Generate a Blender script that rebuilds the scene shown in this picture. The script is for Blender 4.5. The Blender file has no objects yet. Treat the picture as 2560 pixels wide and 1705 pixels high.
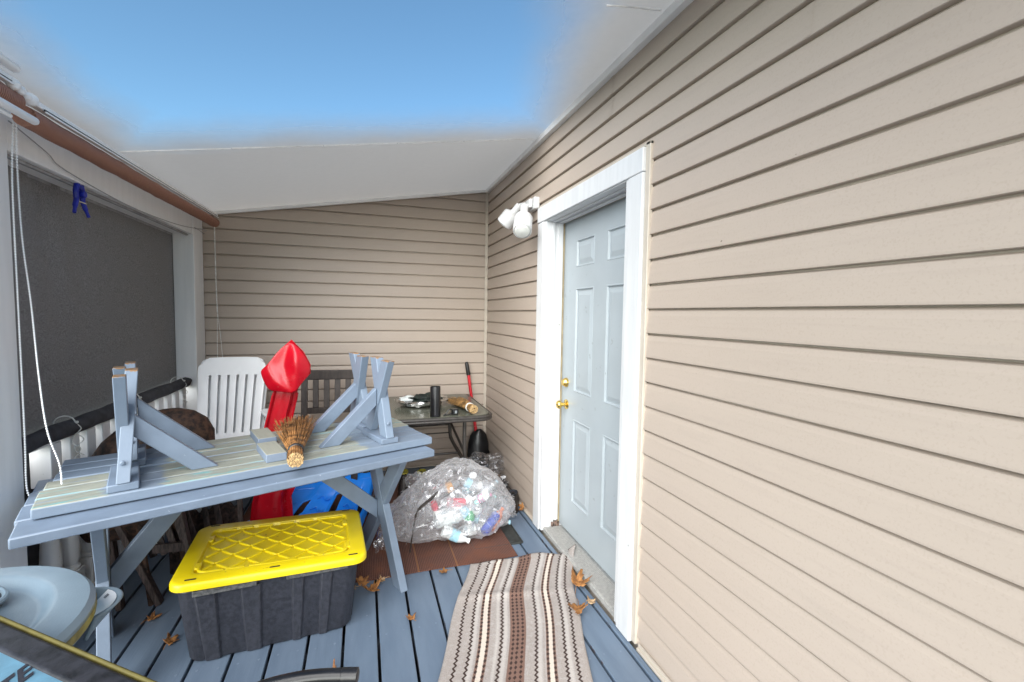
import bpy, bmesh, math, random
from mathutils import Vector, Matrix, noise
random.seed(7)
C = bpy.context.scene.collection
sc = bpy.context.scene
R = math.radians
XR, YB, CH = 1.122, 4.205, 1.439          # side wall plane, back wall plane, eye height
XL = -1.20                                # inner face of the porch posts
def ceil_z(x): return 2.6105 + (x - XR) * 0.1736

# ------------------------------------------------------------------ materials
def nt(name):
    m = bpy.data.materials.new(name); m.use_nodes = True
    t = m.node_tree; b = t.nodes['Principled BSDF']
    return m, t, b
def node(t, typ, **kw):
    n = t.nodes.new(typ)
    for k, v in kw.items():
        if k in ('operation', 'data_type', 'blend_type', 'noise_dimensions', 'wave_type', 'bands_direction', 'feature', 'gradient_type', 'wave_profile'):
            setattr(n, k, v)
        else:
            n.inputs[int(k[1:]) if k[0] == 'i' and k[1:].isdigit() else k].default_value = v
    return n
def math_(t, op, a, b=None, clamp=False):
    n = t.nodes.new('ShaderNodeMath'); n.operation = op; n.use_clamp = clamp
    for i, s in enumerate((a, b)):
        if s is None: continue
        if isinstance(s, (int, float)): n.inputs[i].default_value = s
        else: t.links.new(s, n.inputs[i])
    return n.outputs[0]
def sstep(t, v, lo, hi):
    n = t.nodes.new('ShaderNodeMapRange'); n.interpolation_type = 'SMOOTHSTEP'
    t.links.new(v, n.inputs[0]); n.inputs[1].default_value = lo; n.inputs[2].default_value = hi
    return n.outputs[0]
def mixc(t, f, a, b):
    n = t.nodes.new('ShaderNodeMix'); n.data_type = 'RGBA'
    if isinstance(f, (int, float)): n.inputs[0].default_value = f
    else: t.links.new(f, n.inputs[0])
    for i, s in ((6, a), (7, b)):
        if isinstance(s, tuple): n.inputs[i].default_value = (*s[:3], 1)
        else: t.links.new(s, n.inputs[i])
    return n.outputs[2]
def coords(t, scale=(1, 1, 1), what='Object'):
    tc = t.nodes.new('ShaderNodeTexCoord'); mp = t.nodes.new('ShaderNodeMapping')
    mp.inputs['Scale'].default_value = scale
    t.links.new(tc.outputs[what], mp.inputs[0]); return mp.outputs[0]
def noi(t, vec, scale, detail=4, rough=.55, dist=0):
    n = t.nodes.new('ShaderNodeTexNoise'); t.links.new(vec, n.inputs['Vector'])
    n.inputs['Scale'].default_value = scale; n.inputs['Detail'].default_value = detail
    n.inputs['Roughness'].default_value = rough; n.inputs['Distortion'].default_value = dist
    return n.outputs[0]
def bump(t, b, h, strength, dist=.002):
    n = t.nodes.new('ShaderNodeBump'); n.inputs['Strength'].default_value = strength; n.inputs['Distance'].default_value = dist
    t.links.new(h, n.inputs['Height']); t.links.new(n.outputs[0], b.inputs['Normal'])
def mat(name, col, rough=.5, var=.12, vs=14, bmp=.15, bs=220, stretch=(1, 1, 1), metal=0, spec=.5, col2=None, speck=None):
    m, t, b = nt(name)
    v = coords(t, stretch)
    n = noi(t, v, vs, 5)
    c2 = col2 or tuple(max(0, x * (1 - 2.2 * var)) for x in col)
    c1 = tuple(min(1, x * (1 + .6 * var)) for x in col)
    o = mixc(t, sstep(t, n, .32, .68), c2, c1)
    if speck:
        s = noi(t, coords(t), speck[1], 2)
        o = mixc(t, sstep(t, s, speck[2], speck[2] + .04), o, speck[0])
    t.links.new(o, b.inputs['Base Color'])
    b.inputs['Roughness'].default_value = rough; b.inputs['Metallic'].default_value = metal
    b.inputs['Specular IOR Level'].default_value = spec
    r = math_(t, 'MULTIPLY_ADD', n, .2); t.nodes[-1].inputs[2].default_value = rough - .1
    t.links.new(r, b.inputs['Roughness'])
    if bmp: bump(t, b, noi(t, v, bs, 3), bmp)
    return m
M = {}
M['siding'] = mat('vinyl siding', (.47, .395, .325), .5, .035, 3, .22, 26, (1, 1, 14), spec=.35)
def siding_mat(name, stretch):
    m, t, b = nt(name)
    v = coords(t, stretch); g = noi(t, v, 34, 5, .6)
    big = noi(t, coords(t), 1.6, 3)
    fine = noi(t, coords(t), 160, 2)
    o = mixc(t, big, (.455, .379, .321), (.420, .347, .291))
    o = mixc(t, math_(t, 'MULTIPLY', sstep(t, g, .5, .72), .25), o, (.38, .312, .265))
    o = mixc(t, math_(t, 'MULTIPLY', sstep(t, fine, .52, .7), .3), o, (.36, .295, .238))
    sp_ = noi(t, coords(t), 30, 1.5); o = mixc(t, math_(t, 'MULTIPLY', sstep(t, sp_, .795, .81), .7), o, (.09, .07, .05))
    st_ = noi(t, coords(t, (1, .5, 3)), 2.6, 5, .65); o = mixc(t, math_(t, 'MULTIPLY', sstep(t, st_, .56, .8), .35), o, (.36, .31, .265))
    t.links.new(o, b.inputs['Base Color']); b.inputs['Roughness'].default_value = .42; b.inputs['Specular IOR Level'].default_value = .35
    bump(t, b, math_(t, 'ADD', g, math_(t, 'MULTIPLY', fine, .4)), .22, .0018)
    return m
M['siding_side'] = siding_mat('embossed vinyl siding', (1, .09, 1.6))
M['siding_back'] = siding_mat('embossed vinyl siding back', (.09, 1, 1.6))
M['casing'] = mat('white door casing', (.64, .645, .655), .42, .03, 5, .15, 60, (5, 5, .6), speck=((.42, .41, .39), 34, .74))
M['lampwhite'] = mat('white lamp housing', (.60, .60, .60), .4, .03, 20, .05)
M['beige'] = mat('beige trim', (.52, .46, .39), .45, .04, 6, .05)
M['white'] = mat('white painted wood', (.80, .805, .81), .42, .02, 5, .12, 60, (6, 6, .5), speck=((.5, .5, .48), 38, .76))
M['whitevinyl'] = mat('white trim', (.86, .86, .86), .4, .04, 8, .05)
M['ceilstrip'] = mat('white seam strip', (.9, .9, .9), .5, .06, 30, .1)
M['door'] = mat('pale grey-blue door', (.375, .42, .45), .36, .03, 2.5, .12, 160, speck=((.30, .33, .35), 22, .70))
M['plastic_white'] = mat('white resin', (.88, .895, .91), .38, .03, 4, .04)
M['brass'] = mat('polished brass', (.78, .55, .16), .16, .05, 20, .02, metal=1)
M['alu'] = mat('ribbed sill', (.42, .41, .39), .45, .1, 60, .3, 120)
M['lens'] = mat('frosted lamp lens', (.70, .70, .66), .2, .04, 30, .1)
M['paint'] = mat('blue-grey paint', (.175, .225, .30), .42, .06, 9, .2, 70, (1, 1, 1), speck=((.36, .41, .5), 46, .74))
M['black'] = mat('black plastic', (.012, .012, .014), .32, .2, 12, .1)
M['blackmetal'] = mat('dark bronze metal', (.05, .044, .04), .38, .15, 30, .08)
M['darkwood'] = mat('dark brown slat wood', (.05, .038, .034), .48, .2, 20, .25, 60, (3, 3, .6))
M['darkwood2'] = mat('weathered dark wood', (.085, .062, .056), .7, .3, 26, .4, 80, (5, 5, .7))
M['screen'] = mat('dark mesh cloth', (.245, .242, .245), .85, .26, 260, .35, 420)
M['hem'] = mat('dark hem cloth', (.045, .046, .054), .8, .2, 18, .3, 160)
M['rope'] = mat('white cord', (.72, .72, .69), .8, .1, 60, .2)
M['greycord'] = mat('grey cord', (.32, .31, .31), .8, .1, 60, .2)
M['blueclamp'] = mat('blue plastic', (.006, .018, .33), .35, .1, 20, .05)
M['red'] = mat('red plastic', (.56, .004, .017), .30, .08, 7, .25, 26, spec=.5, speck=((.62, .10, .10), 48, .70))
M['bluetray'] = mat('blue molded plastic', (.010, .23, .88), .34, .07, 6, .12, 40)
M['yellow'] = mat('yellow plastic', (.80, .62, .006), .36, .05, 5, .15, 260, speck=((.50, .37, .02), 34, .70))
M['tub'] = mat('black tub', (.034, .036, .048), .46, .16, 60, .35, 260)
M['tublip'] = mat('grey scuffed lip', (.12, .12, .12), .55, .25, 70, .35, 200)
M['hole'] = mat('dark slot', (.02, .02, .02), .7, .1)
M['can'] = mat('grey plastic can', (.215, .285, .34), .40, .07, 5, .2, 240)
M['candark'] = mat('dark hollow', (.03, .035, .045), .6, .2)
M['label'] = mat('white sticker', (.85, .86, .87), .4, .02, 6, 0)
M['ink'] = mat('black ink', (.02, .02, .03), .5, .1)
M['board'] = mat('light blue foam', (.12, .26, .36), .5, .08, 24, .15, 160)
M['oliveedge'] = mat('olive yellow edging', (.10, .082, .014), .7, .12, 30, .2)
M['twig'] = mat('broom straw', (.36, .17, .055), .6, .35, 30, .2, 120)
M['twigtip'] = mat('cut straw ends', (.60, .40, .19), .7, .3, 140, .3)
M['straw2'] = mat('tan broom straw', (.40, .22, .075), .6, .35, 30, .2)
M['foil'] = mat('crumpled foil', (.75, .75, .74), .22, .1, 30, .7, 40, metal=1)
M['darkcloth'] = mat('dark green cloth', (.012, .022, .018), .7, .3, 30, .5, 90)
M['rust'] = mat('rusty brown metal', (.062, .03, .017), .68, .4, 40, .4, 120)
M['brownshoe'] = mat('dark brown leather', (.022, .015, .012), .28, .3, 22, .3, 60)
M['olive'] = mat('olive yellow rubber', (.30, .27, .02), .4, .2, 20, .1)
M['redtag'] = mat('red tag', (.45, .02, .03), .5, .2, 40, .1)
M['leaf'] = mat('dry oak leaf', (.33, .15, .045), .7, .35, 55, .6, 90, col2=(.16, .065, .02))
M['leafpale'] = mat('pale dry leaf', (.52, .36, .21), .7, .25, 55, .5, 90, col2=(.3, .18, .09))
M['mat'] = mat('black rubber mat', (.035, .038, .036), .55, .2, 40, .4, 200)
M['ground'] = mat('lawn soil', (.07, .09, .035), .95, .3, 3, .6, 30)
M['strap'] = mat('brown-black strap', (.045, .033, .026), .5, .25, 25, .2)
M['capteal'] = mat('teal cap', (.35, .70, .66), .4, .05); M['greenlab'] = mat('green label', (.01, .30, .11), .4, .1)
M['bluelab'] = mat('blue can', (.02, .07, .50), .3, .15, 18, .1); M['orange'] = mat('orange plastic', (.75, .22, .10), .4, .08)
M['pink'] = mat('pink cap', (.80, .03, .32), .4, .05); M['redcan'] = mat('red can', (.62, .02, .06), .35, .12, 40)
M['amber'] = mat('amber label', (.62, .30, .06), .45, .2, 30); M['skylab'] = mat('pale blue label', (.38, .66, .80), .4, .1, 30)
M['milky'] = mat('milky plastic', (.78, .82, .82), .35, .06, 12, .1)

# deck paint with worn brown flecks along the gaps
def deck_mat():
    m, t, b = nt('deck paint')
    v = coords(t, (3, .5, 1)); n = noi(t, v, 5, 5)
    o = mixc(t, sstep(t, n, .3, .7), (.115, .16, .225), (.145, .195, .265))
    ch = noi(t, coords(t, (6, 1.2, 1)), 9, 6, .7)
    tc = t.nodes.new('ShaderNodeTexCoord'); sp = t.nodes.new('ShaderNodeSeparateXYZ'); t.links.new(tc.outputs['Object'], sp.inputs[0])
    u = math_(t, 'FRACT', math_(t, 'DIVIDE', math_(t, 'SUBTRACT', sp.outputs[0], .057 - 14.6), .146))
    e = math_(t, 'ABSOLUTE', math_(t, 'SUBTRACT', u, .5))
    worn = math_(t, 'MULTIPLY', sstep(t, e, .44, .47), sstep(t, ch, .55, .60))
    o = mixc(t, worn, o, (.085, .045, .03))
    sc_ = noi(t, coords(t, (1, 1, 1)), 60, 3)
    o = mixc(t, sstep(t, sc_, .745, .77), o, (.4, .44, .5))
    t.links.new(o, b.inputs['Base Color'])
    b.inputs['Roughness'].default_value = .42
    bump(t, b, math_(t, 'ADD', noi(t, coords(t, (14, .8, 1)), 10, 5), math_(t, 'MULTIPLY', noi(t, coords(t), 90, 3), .5)), .25, .002)
    return m
M['deck'] = deck_mat()

# bench boards: painted top and ends, weathered grey-green underside with turquoise over-spray
def bench_mat():
    m, t, b = nt('half painted boards')
    tc = t.nodes.new('ShaderNodeTexCoord'); sp = t.nodes.new('ShaderNodeSeparateXYZ'); t.links.new(tc.outputs['Object'], sp.inputs[0])
    X_, Y_, Z_ = sp.outputs
    v = coords(t, (1, 12, 1)); gr = noi(t, v, 9, 6, .65, .6)
    wood = mixc(t, sstep(t, gr, .3, .7), (.22, .235, .205), (.385, .39, .325))
    fine = noi(t, coords(t, (2, 60, 1)), 12, 4)
    wood = mixc(t, math_(t, 'MULTIPLY', sstep(t, fine, .45, .72), .75), wood, (.17, .165, .135))
    teal = noi(t, coords(t, (1, 5, 1)), 5.5, 4, .6)
    wood = mixc(t, math_(t, 'MULTIPLY', sstep(t, teal, .60, .66), .75), wood, (.13, .38, .40))
    teal2 = noi(t, coords(t, (1, 9, 1)), 4.2, 3)
    wood = mixc(t, math_(t, 'MULTIPLY', sstep(t, teal2, .60, .66), .7), wood, (.22, .30, .42))
    fr = math_(t, 'FRACT', math_(t, 'DIVIDE', math_(t, 'ADD', Y_, .1485 + .99), .099))
    ed = math_(t, 'ABSOLUTE', math_(t, 'SUBTRACT', fr, .5))
    en = noi(t, coords(t, (1, 3, 1)), 6, 4)
    wood = mixc(t, math_(t, 'MULTIPLY', sstep(t, math_(t, 'ADD', ed, math_(t, 'MULTIPLY', en, .42)), .65, .70), .6), wood, mixc(t, sstep(t, teal, .42, .5), (.235, .29, .38), (.14, .34, .37)))
    pn = noi(t, coords(t), 14, 4)
    pvar = mixc(t, pn, (.155, .205, .275), (.20, .25, .325))
    wob = math_(t, 'MULTIPLY', math_(t, 'SUBTRACT', noi(t, coords(t, (1, 3, 1)), 9, 4), .5), .12)
    xw = math_(t, 'ADD', X_, wob)
    under = math_(t, 'LESS_THAN', Z_, .4088)
    bare = math_(t, 'MULTIPLY', under, math_(t, 'SUBTRACT', 1., sstep(t, xw, .525, .545)))
    # over-spray near the cleats
    near = sstep(t, math_(t, 'ABSOLUTE', math_(t, 'SUBTRACT', math_(t, 'ABSOLUTE', xw), .46)), .09, .065)
    bare = math_(t, 'MULTIPLY', bare, math_(t, 'SUBTRACT', 1., math_(t, 'MULTIPLY', near, .9)))
    o = mixc(t, bare, pvar, wood)
    t.links.new(o, b.inputs['Base Color']); b.inputs['Roughness'].default_value = .55
    bump(t, b, math_(t, 'ADD', gr, noi(t, coords(t), 80, 3)), .25, .002)
    return m
M['benchboards'] = bench_mat()
def block_mat():
    m, t, b = nt('offcut block'); 
    tc = t.nodes.new('ShaderNodeTexCoord'); sp = t.nodes.new('ShaderNodeSeparateXYZ'); t.links.new(tc.outputs['Object'], sp.inputs[0])
    gr = noi(t, coords(t, (9, 1, 1)), 8, 5)
    wood = mixc(t, gr, (.25, .255, .215), (.36, .36, .30))
    knot = noi(t, coords(t), 26, 2); wood = mixc(t, sstep(t, knot, .72, .76), wood, (.09, .07, .05))
    o = mixc(t, math_(t, 'LESS_THAN', sp.outputs[2], .3712), (.18, .225, .30), wood)
    t.links.new(o, b.inputs['Base Color']); b.inputs['Roughness'].default_value = .75
    bump(t, b, gr, .3, .002); return m
M['block'] = block_mat()
# painted legs with raw, rubbed ends
def leg_mat():
    m, t, b = nt('painted leg with raw ends')
    tc = t.nodes.new('ShaderNodeTexCoord'); sp = t.nodes.new('ShaderNodeSeparateXYZ'); t.links.new(tc.outputs['Object'], sp.inputs[0])
    n = noi(t, coords(t), 11, 4); w = noi(t, coords(t), 60, 4)
    p = mixc(t, n, (.155, .205, .275), (.20, .25, .325))
    edge = sstep(t, math_(t, 'ADD', sp.outputs[2], math_(t, 'MULTIPLY', w, -.026)), -.0085, -.0125)
    o = mixc(t, edge, p, (.26, .15, .07))
    t.links.new(o, b.inputs['Base Color']); b.inputs['Roughness'].default_value = .42
    bump(t, b, noi(t, coords(t), 70, 4), .22, .002); return m
M['benchleg'] = leg_mat()

def ceiling_mat():
    m, t, b = nt('thin ceiling panel'); out = t.nodes['Material Output']
    tc = t.nodes.new('ShaderNodeTexCoord'); sp = t.nodes.new('ShaderNodeSeparateXYZ'); t.links.new(tc.outputs['Object'], sp.inputs[0])
    n = noi(t, coords(t), 30, 5); big = noi(t, coords(t), 2.2, 5, .6)
    wob = math_(t, 'MULTIPLY', math_(t, 'SUBTRACT', big, .5), .22)
    t.links.new(mixc(t, n, (.37, .37, .372), (.42, .42, .42)), b.inputs['Base Color']); b.inputs['Roughness'].default_value = .7
    bump(t, b, noi(t, coords(t), 260, 3), .3, .002)
    x = math_(t, 'ADD', sp.outputs[0], wob); y = math_(t, 'ADD', sp.outputs[1], wob)
    back = sstep(t, y, 2.28, 2.92)
    left = sstep(t, x, -.82, -1.16)
    edge = math_(t, 'SUBTRACT', x, math_(t, 'MULTIPLY', math_(t, 'SUBTRACT', y, 1.5), .28))
    right = sstep(t, edge, .46, .92)
    k = math_(t, 'MAXIMUM', math_(t, 'MAXIMUM', back, left), right)
    tr = t.nodes.new('ShaderNodeBsdfTransparent'); mx = t.nodes.new('ShaderNodeMixShader')
    tl = t.nodes.new('ShaderNodeBsdfTranslucent'); tl.inputs[0].default_value = (.86, .84, .81, 1)
    m2 = t.nodes.new('ShaderNodeMixShader'); m2.inputs[0].default_value = .12  # translucency added so light from above brightens the panel
    t.links.new(b.outputs[0], m2.inputs[1]); t.links.new(tl.outputs[0], m2.inputs[2])
    t.links.new(k, mx.inputs[0]); t.links.new(tr.outputs[0], mx.inputs[1]); t.links.new(m2.outputs[0], mx.inputs[2])
    t.links.new(mx.outputs[0], out.inputs[0]); return m
M['ceiling'] = ceiling_mat()

def film(name, base=.10, milk=(.9, .91, .94), edge=.75, bscale=7, bstr=.7, haze=.3):
    m, t, b = nt(name); out = t.nodes['Material Output']
    t.nodes.remove(b)
    v = coords(t); w = noi(t, v, bscale, 1.5, .5, .9); w2 = noi(t, v, bscale * 2.7, 1, .5, .5)
    rid = math_(t, 'ABSOLUTE', math_(t, 'SUBTRACT', w, .5)); rid2 = math_(t, 'ABSOLUTE', math_(t, 'SUBTRACT', w2, .5))
    gl = t.nodes.new('ShaderNodeBsdfGlossy'); gl.inputs['Color'].default_value = (.95, .96, 1, 1); gl.inputs['Roughness'].default_value = .09
    bm = t.nodes.new('ShaderNodeBump'); bm.inputs['Strength'].default_value = bstr; bm.inputs['Distance'].default_value = .03
    t.links.new(math_(t, 'ADD', rid, math_(t, 'MULTIPLY', rid2, .45)), bm.inputs['Height']); t.links.new(bm.outputs[0], gl.inputs['Normal'])
    di = t.nodes.new('ShaderNodeBsdfDiffuse'); di.inputs[0].default_value = (*milk, 1)
    tl = t.nodes.new('ShaderNodeBsdfTranslucent'); tl.inputs[0].default_value = (*milk, 1)
    ad = t.nodes.new('ShaderNodeMixShader'); ad.inputs[0].default_value = .5; t.links.new(di.outputs[0], ad.inputs[1]); t.links.new(tl.outputs[0], ad.inputs[2])
    m1 = t.nodes.new('ShaderNodeMixShader'); m1.inputs[0].default_value = haze; t.links.new(gl.outputs[0], m1.inputs[1]); t.links.new(ad.outputs[0], m1.inputs[2])
    lw = t.nodes.new('ShaderNodeLayerWeight'); lw.inputs[0].default_value = .3; t.links.new(bm.outputs[0], lw.inputs['Normal'])
    f = math_(t, 'ADD', math_(t, 'MULTIPLY', lw.outputs['Facing'], edge), base)
    f = math_(t, 'ADD', f, math_(t, 'MULTIPLY', sstep(t, rid, .022, .0), .20), True)
    tr = t.nodes.new('ShaderNodeBsdfTransparent'); mx = t.nodes.new('ShaderNodeMixShader')
    t.links.new(f, mx.inputs[0]); t.links.new(tr.outputs[0], mx.inputs[1]); t.links.new(m1.outputs[0], mx.inputs[2])
    t.links.new(mx.outputs[0], out.inputs[0]); return m
M['bag'] = film('clear plastic film', .21, (.98, .98, 1.), .45, 6, .7, .72)
M['bagdark'] = film('clear crumpled film', .10, (.7, .72, .76), .5, 10, .8, .15)
M['pet'] = film('clear bottle plastic', .26, (.88, .93, .95), .5, 20, .3, .5)

def glass_mat():
    m, t, b = nt('smoked glass'); n = noi(t, coords(t), 9, 5); s = noi(t, coords(t), 120, 3)
    o = mixc(t, sstep(t, n, .3, .7), (.085, .092, .07), (.12, .125, .10))
    o = mixc(t, sstep(t, s, .66, .72), o, (.2, .2, .17))
    t.links.new(o, b.inputs['Base Color']); b.inputs['Roughness'].default_value = .22
    bump(t, b, noi(t, coords(t), 160, 2), .12, .001); return m
M['glass'] = glass_mat()

def rug_mat():
    m, t, b = nt('brown ribbed rug')
    tc = t.nodes.new('ShaderNodeTexCoord'); sp = t.nodes.new('ShaderNodeSeparateXYZ'); t.links.new(tc.outputs['Object'], sp.inputs[0])
    rb = math_(t, 'ABSOLUTE', math_(t, 'SINE', math_(t, 'MULTIPLY', sp.outputs[0], 330.)))
    n = noi(t, coords(t), 5, 5); f = noi(t, coords(t), 160, 2)
    o = mixc(t, rb, (.045, .018, .014), (.165, .072, .050))
    o = mixc(t, math_(t, 'MULTIPLY', sstep(t, n, .45, .7), .5), o, (.20, .065, .028))
    o = mixc(t, math_(t, 'MULTIPLY', sstep(t, f, .5, .7), .4), o, (.04, .018, .015))
    for c in (-.163, .053):
        d = math_(t, 'ABSOLUTE', math_(t, 'SUBTRACT', sp.outputs[0], c + .45))
        o = mixc(t, math_(t, 'MULTIPLY', sstep(t, d, .006, .003), .5), o, (.34, .15, .05))
    t.links.new(o, b.inputs['Base Color']); b.inputs['Roughness'].default_value = .9
    bump(t, b, math_(t, 'ADD', rb, f), .6, .003); return m
M['brownrug'] = rug_mat()

def stripes_mat():
    m, t, b = nt('striped woven rug')
    uv = t.nodes.new('ShaderNodeUVMap'); sp = t.nodes.new('ShaderNodeSeparateXYZ'); t.links.new(uv.outputs[0], sp.inputs[0])
    U, V = sp.outputs[0], sp.outputs[1]
    tri = math_(t, 'PINGPONG', math_(t, 'MULTIPLY', V, 54.), .5)
    zz = math_(t, 'MULTIPLY', math_(t, 'SUBTRACT', tri, .25), .034)
    uz = math_(t, 'ADD', U, zz)
    n = noi(t, uv.outputs[0], 5, 4); f = noi(t, coords(t), 210, 3, .7); f2 = noi(t, coords(t), 45, 3, .7)
    o = mixc(t, f, (.20, .175, .16), (.54, .48, .445))
    o = mixc(t, math_(t, 'MULTIPLY', sstep(t, f2, .5, .7), .3), o, (.56, .52, .50))
    def band(u0, u1, col, src=U, soft=.003, fac=1.):
        nonlocal o
        a = math_(t, 'MULTIPLY', sstep(t, src, u0 - soft, u0 + soft), sstep(t, src, u1 + soft, u1 - soft))
        if fac != 1: a = math_(t, 'MULTIPLY', a, fac)
        o = mixc(t, a, o, col)
    brown = (.20, .115, .088); cream = (.66, .58, .50); dark = (.045, .022, .017)
    for c, w in ((.16, .03), (.385, .03), (.645, .03), (.85, .03), (.33, .02), (.70, .03)):
        band(c + .012, c + .012 + w, (.58, .54, .51), soft=.012, fac=.6)
    band(.22, .295, brown); band(.24, .275, cream)
    band(.445, .565, brown)
    band(.715, .785, brown); band(.735, .765, cream)
    for c in (.085, .165, .385, .645, .852, .925): band(c - .0078, c + .0078, dark, uz, .0015)
    dots = sstep(t, tri, .2, .3)
    for c in (.232, .283, .47, .503, .54, .727, .773):
        hw = math_(t, 'MULTIPLY', tri, .028)
        a = math_(t, 'LESS_THAN', math_(t, 'ABSOLUTE', math_(t, 'SUBTRACT', math_(t, 'ADD', U, math_(t, 'MULTIPLY', math_(t, 'SUBTRACT', f2, .5), .012)), c)), math_(t, 'SUBTRACT', hw, .002))
        o = mixc(t, a, o, dark)
    t.links.new(o, b.inputs['Base Color']); b.inputs['Roughness'].default_value = .95
    bump(t, b, math_(t, 'ADD', f, f2), .9, .004); return m
M['stripedrug'] = stripes_mat()

def weave_mat():
    m, t, b = nt('rolled red-brown matchstick blind')
    tc = t.nodes.new('ShaderNodeTexCoord'); sp = t.nodes.new('ShaderNodeSeparateXYZ'); t.links.new(tc.outputs['Object'], sp.inputs[0])
    n = noi(t, coords(t), 26, 3)
    s = math_(t, 'SINE', math_(t, 'ADD', math_(t, 'MULTIPLY', sp.outputs[1], 860.), math_(t, 'MULTIPLY', n, 7.)))
    s = math_(t, 'MULTIPLY_ADD', s, .5); t.nodes[-1].inputs[2].default_value = .5
    f = noi(t, coords(t), 150, 3)
    o = mixc(t, s, (.13, .045, .027), (.42, .20, .135))
    o = mixc(t, math_(t, 'MULTIPLY', sstep(t, f, .52, .7), .4), o, (.50, .30, .20))
    t.links.new(o, b.inputs['Base Color']); b.inputs['Roughness'].default_value = .65
    bump(t, b, math_(t, 'ADD', s, f), .4, .002); return m
M['weave'] = weave_mat()

# ------------------------------------------------------------------ mesh helpers
class MB:
    def __init__(s): s.v, s.f = [], []
    def add(s, vs, fs):
        o = len(s.v); s.v += [tuple(p) for p in vs]; s.f += [tuple(i + o for i in q) for q in fs]; return s
    def box(s, x0, x1, y0, y1, z0, z1, m=None):
        vs = [Vector((x, y, z)) for x in (x0, x1) for y in (y0, y1) for z in (z0, z1)]
        if m: vs = [m @ p for p in vs]
        return s.add(vs, [(0, 1, 3, 2), (4, 6, 7, 5), (0, 4, 5, 1), (2, 3, 7, 6), (0, 2, 6, 4), (1, 5, 7, 3)])
    def bar(s, a, b, w, h, up=(0, 0, 1), ea=0, eb=0):      # box from a to b; w along side, h along up
        a, b = Vector(a), Vector(b); d = (b - a).normalized(); a = a - d * ea; b = b + d * eb
        sd = d.cross(Vector(up)).normalized(); u = sd.cross(d)
        vs = [p + sd * i * w / 2 + u * j * h / 2 for p in (a, b) for i, j in ((-1, -1), (1, -1), (1, 1), (-1, 1))]
        return s.add(vs, [(3, 2, 1, 0), (4, 5, 6, 7), (0, 1, 5, 4), (1, 2, 6, 5), (2, 3, 7, 6), (3, 0, 4, 7)])
    def tube(s, pts, r, seg=10, cap=True, closed=False):
        pts = [Vector(p) for p in pts]; n = len(pts)
        rs = r if isinstance(r, (list, tuple)) else [r] * n
        vs, fs = [], []; prev = None
        for i, p in enumerate(pts):
            if closed: t = (pts[(i + 1) % n] - pts[i - 1])
            else: t = pts[min(i + 1, n - 1)] - pts[max(i - 1, 0)]
            t = t.normalized() if t.length > 1e-9 else Vector((0, 0, 1))
            if prev is None:
                a = Vector((0, 0, 1)) if abs(t.z) < .9 else Vector((1, 0, 0)); u = a.cross(t).normalized()
            else: u = (prev - t * prev.dot(t)).normalized()
            prev = u; w = t.cross(u)
            vs += [p + (u * math.cos(k * 2 * math.pi / seg) + w * math.sin(k * 2 * math.pi / seg)) * rs[i] for k in range(seg)]
        for i in range(n - 1 + closed):
            for k in range(seg):
                a = i * seg; b = ((i + 1) % n) * seg
                fs.append((a + k, a + (k + 1) % seg, b + (k + 1) % seg, b + k))
        if cap and not closed: fs += [tuple(range(seg - 1, -1, -1)), tuple((n - 1) * seg + k for k in range(seg))]
        return s.add(vs, fs)
    def lathe(s, prof, seg=24, m=None, cap=True):           # prof: (r, z)
        vs, fs = [], []
        for r, z in prof:
            vs += [Vector((r * math.cos(k * 2 * math.pi / seg), r * math.sin(k * 2 * math.pi / seg), z)) for k in range(seg)]
        for i in range(len(prof) - 1):
            for k in range(seg): fs.append((i * seg + k, i * seg + (k + 1) % seg, (i + 1) * seg + (k + 1) % seg, (i + 1) * seg + k))
        if cap: fs += [tuple(range(seg - 1, -1, -1)), tuple((len(prof) - 1) * seg + k for k in range(seg))]
        if m: vs = [m @ p for p in vs]
        return s.add(vs, fs)
    def prism(s, poly, h, m=None):                          # poly in xy, extruded z 0..h
        n = len(poly); vs = [Vector((x, y, 0)) for x, y in poly] + [Vector((x, y, h)) for x, y in poly]
        if m: vs = [m @ p for p in vs]
        return s.add(vs, [tuple(range(n - 1, -1, -1)), tuple(range(n, 2 * n))] + [(i, (i + 1) % n, (i + 1) % n + n, i + n) for i in range(n)])
    def grid(s, nu, nv, fn, skip=None):
        vs = [fn(i / nu, j / nv) for j in range(nv + 1) for i in range(nu + 1)]
        fs = [(j * (nu + 1) + i, j * (nu + 1) + i + 1, (j + 1) * (nu + 1) + i + 1, (j + 1) * (nu + 1) + i)
              for j in range(nv) for i in range(nu) if not (skip and skip(i, j))]
        return s.add(vs, fs)
def pmat(o):
    m = Matrix.Translation(o.location) @ o.rotation_euler.to_matrix().to_4x4(); return m
def wmat(o): return wmat(o.parent) @ pmat(o) if o.parent else pmat(o)
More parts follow.
